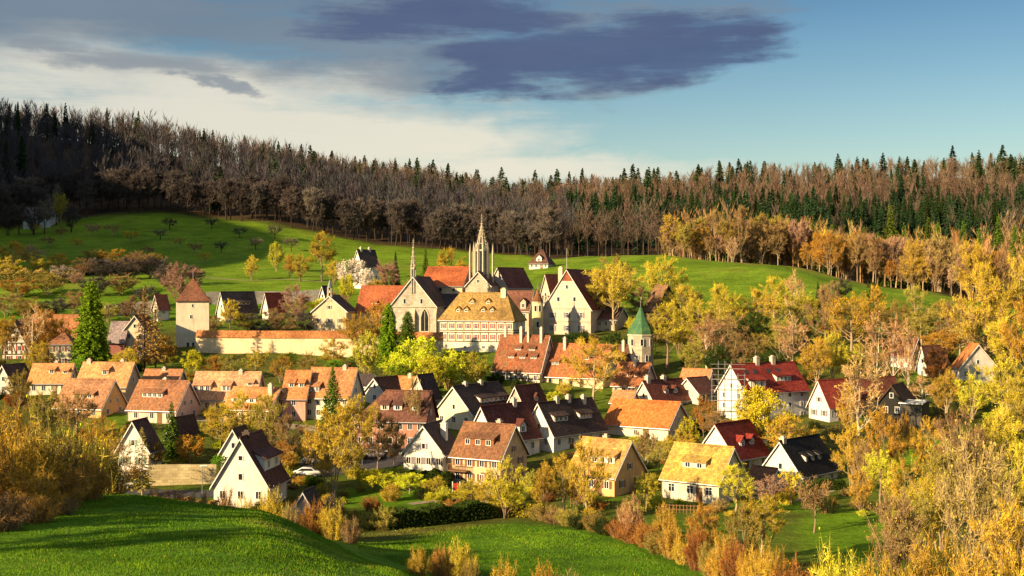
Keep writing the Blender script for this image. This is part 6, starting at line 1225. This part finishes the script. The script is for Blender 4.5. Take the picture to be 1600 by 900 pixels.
# cars
_car = {}
def car(label, px, d, ang, col):
    if not _car:
        prof = [(-2.1, .35), (-2.15, .75), (-1.95, .95), (-1.2, 1.0), (-.75, 1.42), (.75, 1.45), (1.55, 1.0), (2.05, .9), (2.12, .6), (2.1, .35)]
        def slab(pr, w): m = MB(); n = len(pr); m.add([(x, -w, z) for x, z in pr] + [(x, w, z) for x, z in pr], [tuple(range(n)), tuple(range(2*n-1, n-1, -1))] + [(k, (k+1) % n, n+(k+1) % n, n+k) for k in range(n)]); return m
        b = slab(prof, .86).build('body', None); bev = bmesh.new(); bev.from_mesh(b.data); bmesh.ops.bevel(bev, geom=list(bev.edges), offset=.07, segments=2, affect='EDGES'); bev.to_mesh(b.data); bev.free(); b.data.polygons.foreach_set('use_smooth', [True] * len(b.data.polygons)); b.data.materials.clear(); b.data.materials.append(None)
        gl = slab([(-1.05, 1.02), (-.72, 1.36), (.70, 1.39), (1.35, 1.02)], .875).build('side_glass', M_GLASS)
        ws = MB().add([(-1.23, -.66, 1.03), (-1.23, .66, 1.03), (-.80, .6, 1.40), (-.80, -.6, 1.40)], [(0, 1, 2, 3)]).build('windscreen', M_GLASS)
        wh = MB(); wh.lathe([(.2, -.1), (.31, -.1), (.33, 0), (.31, .1), (.2, .1)], 14); w = wh.build('wheel', M_DARK)
        rm = MB().lathe([(.19, -.115), (.19, .115)], 12).build('rim', M_METAL)
        hl = MB().box(-.03, .03, -.16, .16, -.07, .07).build('headlight', M_FRAME)
        for k, o in (('body', b), ('side_glass', gl), ('windscreen', ws), ('wheel', w), ('rim', rm), ('headlight', hl)): _car[k] = o.data; bpy.data.objects.remove(o)
    x = X_at(px, d); root = empty('parked_car', (x, d, gz(x, d) + .09), ang); tag(root, label, 'car', 'cars parked in the village')
    o = obj('body', _car['body'], root); o.material_slots[0].link = 'OBJECT'; o.material_slots[0].material = plain_mat('car_paint_' + label.split()[0], col, .3, 0, .6, .03)
    obj('side_glass', _car['side_glass'], root); obj('windscreen', _car['windscreen'], root, loc=(-.02, 0, .02))
    for sx in (-1.32, 1.32):
        for sy in (-.8, .8):
            w = obj('wheel', _car['wheel'], root, loc=(sx, sy, .32)); w.rotation_euler = (math.pi / 2, 0, 0); obj('rim', _car['rim'], w)
    for sy in (-.6, .6): obj('headlight', _car['headlight'], root, loc=(-2.13, sy, .72))
    return root
car('white estate car parked beside the white house above the meadow', 480, 190.5, math.pi, (.75, .74, .72)); car('silver car parked behind the white estate car', 494, 200, math.pi - .2, (.45, .46, .48)); car('dark car behind the golden forked tree', 520, 201.5, math.pi - .1, (.04, .045, .06)); car('green car parked right of the golden forked tree', 553, 203, math.pi + .15, (.06, .12, .09))
car('grey car nearest the yellow bushes in the car park', 580, 203.5, math.pi - .1, (.30, .28, .30)); car('black car at the right end of the car park', 613, 206, math.pi, (.03, .03, .035)); car('pale car on the street below the white house beside the fir', 187, 184, math.pi, (.62, .62, .62))

# street lamp
def street_lamp(label, px, d, H):
    x = X_at(px, d); r = empty('street_lamp', (x, d, gz(x, d))); tag(r, label, 'street lamp')
    MB().beam((0, 0, -.3), (0, 0, H), (.06, .04), n=8).build('pole', M_METAL, r); MB().beam((0, 0, H), (.7, 0, H + .1), .03, n=6).build('arm', M_METAL, r)
    MB().add([(-.35, -.13, H + .06), (.75, -.13, H + .1), (.75, .13, H + .1), (-.35, .13, H + .06), (-.3, -.1, H + .18), (.7, -.1, H + .22), (.7, .1, H + .22), (-.3, .1, H + .18)], [(0,1,2,3),(4,5,6,7),(0,1,5,4),(1,2,6,5),(2,3,7,6),(3,0,4,7)]).build('lamp_head', M_FRAME, r)
street_lamp('pale street lamp at the low street wall', 316, 181, 3.9); street_lamp('street lamp beside the car park', 566, 199, 4.2)

# scaffold at the large white house
d0 = 225.5; sc_ = empty('scaffold', (X_at(1112, d0), d0, Z_at(655, d0)), math.radians(-14)); tag(sc_, 'metal scaffold against the white gable of the three storey house', 'scaffold')
for i in range(6):
    for j in range(2): MB().beam((i * 1.15, j * .7, -2), (i * 1.15, j * .7, 8.2 + (i in (1, 2, 3)) * 2.2), .045, n=6).build('pole', M_METAL, sc_)
for k in range(5):
    MB().beam((-.2, 0, 1.4 + k * 1.9), (5.95, 0, 1.4 + k * 1.9), .04, n=6).build('ledger', M_METAL, sc_); MB().beam((-.2, 0, 2.2 + k * 1.9), (5.95, 0, 2.2 + k * 1.9), .03, n=6).build('guard_rail', M_METAL, sc_)
    MB().box(0, 5.75, .05, .65, 1.42 + k * 1.9, 1.48 + k * 1.9).build('deck', M_WOOD, sc_)

# fences
def fence(name, label, p0, p1, n, h, mat, rails=2, boards=False):
    A_ = Vector((X_at(p0[0], p0[1]), p0[1], 0)); B_ = Vector((X_at(p1[0], p1[1]), p1[1], 0)); r = empty(name, (A_.x, A_.y, gz(A_.x, A_.y))); tag(r, label, 'fence'); z0 = gz(A_.x, A_.y); P = []
    for k in range(n + 1):
        p = A_.lerp(B_, k / n); z = gz(p.x, p.y) - z0; q = (p.x - A_.x, p.y - A_.y, z); P.append(q); MB().beam((q[0], q[1], z - .4), (q[0], q[1], z + h), .07).build('post', mat, r)
    for k in range(n):
        for j in range(rails):
            zz = h * (j + .8) / (rails + .1); a, b = P[k], P[k + 1]; MB().beam((a[0], a[1], a[2] + zz), (b[0], b[1], b[2] + zz), .05 if not boards else h / rails * .42).build('board' if boards else 'rail', mat, r)
M_FENCE = plain_mat('orange_fence_wood', (0.42, 0.19, 0.05), .8)
fence('board_fence', 'orange brown board fence beside the long dark roofed white house', (866, 199), (902, 203), 6, 1.3, M_FENCE, 3, True)
fence('pasture_fence', 'thin dark pasture fence at the top of the near meadow left', (170, 152), (240, 150), 7, 1.2, M_TIMBER, 2)
fence('garden_fence', 'pale garden fence right of the black timber gable', (1430, 218), (1490, 220), 9, 1.1, M_WOOD, 2)
for sh_, p0, p1, n_ in [('the orange plastered house', (892, 170), (965, 167), 14), ('the yellow roofed cottage', (1030, 165.5), (1118, 163), 16), ('the red roofed house with two dormers', (1150, 187), (1196, 190), 8), ('the white cottage with white chimney', (585, 190), (632, 191), 8), ('the pink gabled house', (205, 224), (276, 222), 10), ('the large white three storey house', (1172, 219), (1262, 222), 14), ('the white house behind the birch', (1290, 221), (1340, 224), 9)]:
    fence('garden_fence', 'wooden garden fence in front of ' + sh_, p0, p1, n_, 1.1, M_WOOD, 2)
gt = empty('garden_gate', (X_at(707, 181.5), 181.5, gz(X_at(707, 181.5), 181.5))); tag(gt, 'small red garden gate below the brown house with balcony', 'gate')
MB().box(-.06, .06, -.06, .06, -.3, 1.5).build('post', M_FRAME, gt); MB().box(1.0, 1.12, -.06, .06, -.3, 1.5).build('post', M_FRAME, gt); MB().box(.08, .98, -.03, .03, .15, 1.25).build('gate_leaf', plain_mat('red_gate', (.4, .03, .02), .6), gt)
house('tiny_shed', 'tiny pale gabled hut just below the white house above the meadow', 'shed', (463, 486, 500), 790, 770, 806, 20, 'L', (0.60, 0.42, 0.34), (0.05, 0.04, 0.04), d=158, short='the tiny pale hut', nl=0, nr=0, attic=False, win=False)
# skylights on the red roof of the large house
for h in HOUSES:
    if h['short'] == 'the large white three storey house': bigroot = h['root']
ro_ = [c for c in bigroot.children if c.name.startswith('roof')][0]
def on_slope(root_, u, cfr, q): pass
# garden shrubs between the houses
FOOT = []
for h in HOUSES:
    wo = [c for c in h['root'].children if c.name.startswith('wall')]
    if not wo: continue
    loc = h['root'].location; a = h['root'].rotation_euler.z; bb = [v.co for v in wo[0].data.vertices]
    FOOT.append((loc.x, loc.y, math.cos(a), math.sin(a), min(v.x for v in bb), max(v.x for v in bb), min(v.y for v in bb), max(v.y for v in bb)))
def free(x, y, m):
    for lx, ly, c, s, x0, x1, y0, y1 in FOOT:
        u = (x - lx) * c + (y - ly) * s; v = -(x - lx) * s + (y - ly) * c
        if x0 - m < u < x1 + m and y0 - m < v < y1 + m: return False
    return True
cnt = 0; tries = 0; placed = []
while cnt < 290 and tries < 9000:
    tries += 1; px = rt.uniform(-10, 1610); d = rt.uniform(166, 330) if px > 250 else rt.uniform(176, 330)
    if rt.random() < .25: d = rt.uniform(160, 200)
    x = X_at(px, d); w = rt.uniform(1.6, 3.4) if d < 230 else rt.uniform(2.4, 4.6)
    if not free(x, d, w * .5 + .3): continue
    if 130 < px < 345 and d < 190: continue
    if 470 < px < 650 and 190 < d < 212: continue
    if any((x - a) ** 2 + (d - b) ** 2 < (w * .5 + c * .5) ** 2 * .6 for a, b, c in placed): continue
    placed.append((x, d, w)); cnt += 1
    pal = rt.choice(['olive', 'gold', 'yellow', 'lime', 'brown', 'orange', 'hedge', 'green', 'lime', 'yellow', 'olive', 'rust', 'gold'])
    kind = rt.choice(['shrub0', 'shrub1', 'shrub2', 'hedge0', 'hedge0']) if pal not in ('lime', 'green') else rt.choice(['hedge0', 'leafy0'])
    hgt = w * rt.uniform(.55, .95)
    words_ = {'olive': 'olive', 'gold': 'golden', 'yellow': 'pale yellow', 'lime': 'lime green', 'brown': 'brown', 'orange': 'orange', 'hedge': 'dark evergreen', 'green': 'fresh green', 'rust': 'rust red'}[pal]
    tree('garden_shrub', words_ + ' garden shrub', kind, pal, px, 0, d, w * F / d, None, 'shrub', rt, hgt=hgt)

# ------------------------------------------------------------------ grass blades on the near meadows
grng = np.random.default_rng(8)
def grass(name, label, n, d0, d1, px0, px1, hmin, hmax, keep):
    d = np.sqrt(grng.uniform(d0 * d0, d1 * d1, n * 2)); px = grng.uniform(px0, px1, n * 2); k = keep(px, d); d = d[k][:n]; px = px[k][:n]; x = (px - 800) / F * d
    cl = fbm(x, d, 51, 3.0); k = cl > grng.uniform(.15, .6, len(x)); x = x[k]; d = d[k]; cl = cl[k]
    m = len(x); B = np.stack([x, d, ground(x, d) - .02], 1); D = unit(np.stack([grng.normal(size=m) * .35, grng.normal(size=m) * .35, np.ones(m)], 1)); ln = grng.uniform(hmin, hmax, m) * (.3 + 1.3 * cl)
    V = blades(B, D, ln, np.full(m, .016) * (d / 80), grng)
    c = ground_cover(x, d) * grng.uniform(.8, 1.4, (m, 1)) + np.array((.02, .02, 0)) * grng.uniform(0, 1.2, (m, 1)); pk_ = grng.uniform(0, 1, (m, 1)); big_ = fbm(x, d, 77, 9.0)[:, None]; c = c * (.65 + .7 * big_); c = np.where(pk_ < .02 + .06 * (big_ > .58), np.array((.30, .24, .07)) * grng.uniform(.6, 1.2, (m, 1)), c); c = np.where(pk_ > .996, np.array((.75, .55, .02)), c); me = np_mesh(name, V, np.arange(3 * m).reshape(-1, 3), M_WOOD_MASS); set_col(me, np.repeat(c, 3, 0)); o = obj(name, me); o['kind'] = 'stuff'; o['label'] = label; o['category'] = 'grass'
grass('near_grass', 'short green grass on the near meadow', 230000, 58, 128, -60, 800, .07, .22, lambda px, d: d < np.interp(px, [-100, 450, 700, 800], [122, 122, 95, 80]))
grass('lower_grass', 'short green grass on the lower meadow', 90000, 92, 156, 560, 1260, .08, .25, lambda px, d: (d > np.interp(px, [500, 700, 800, 1200], [128, 104, 92, 90])) & (d < np.interp(px, [560, 850, 1210, 1300], [150, 150, 108, 100])))

# ------------------------------------------------------------------ labels for the trees
ORD = ['first', 'second', 'third', 'fourth', 'fifth', 'sixth', 'seventh', 'eighth', 'ninth', 'tenth', 'eleventh', 'twelfth', 'thirteenth', 'fourteenth', 'fifteenth', 'sixteenth', 'seventeenth', 'eighteenth', 'nineteenth', 'twentieth']
def label_trees():
    from collections import defaultdict
    by = defaultdict(list)
    for t in TREES:
        if t['label']:
            t['root']['label'] = t['label']; t['root']['group'] = t['group']; continue
        best = min(HOUSES, key=lambda h: abs(h['px'] - t['px']) + 1.2 * abs(h['py'] - t['py']) + .2 * abs(h['d'] - t['d']))
        dx = t['px'] - best['px']; dy = t['py'] - best['py']
        far = math.hypot(dx, dy) > 75
        if t['py'] > 790 and far: by[('%s in the right foreground' if t['px'] > 1000 else '%s in the foreground beside the near meadow' if t['px'] > 300 else '%s in the left foreground thicket') % t['look']].append(t); continue
        if abs(dx) > .8 * abs(dy) + 6: rel = 'left of' if dx < 0 else 'right of'
        else: rel = 'in front of' if t['d'] < best['d'] else 'behind'
        if far: rel = {'left of': 'well left of', 'right of': 'well right of', 'in front of': 'well below', 'behind': 'well above'}[rel]
        by['%s %s %s' % (t['look'], rel, best['short'])].append(t)
    for lab, ts in by.items():
        if len(ts) == 1: ts[0]['root']['label'] = lab; continue
        ts.sort(key=lambda t: t['px']); n = len(ts)
        for k, t in enumerate(ts):
            pre = {2: ['left', 'right']}.get(n, None)
            if pre: q = pre[k] + ' of two: '
            elif k == 0: q = 'leftmost: '
            elif k == n - 1: q = 'rightmost: '
            else: q = ORD[k] + ' from left: '
            t['root']['label'] = q + lab
        for t in ts: pass
for k, (_, t) in enumerate(sorted(SUNSP, key=lambda q: q[0])): t['label'] = '%s from left among the sunlit green spruces behind the golden beeches' % ORD[k]
label_trees()
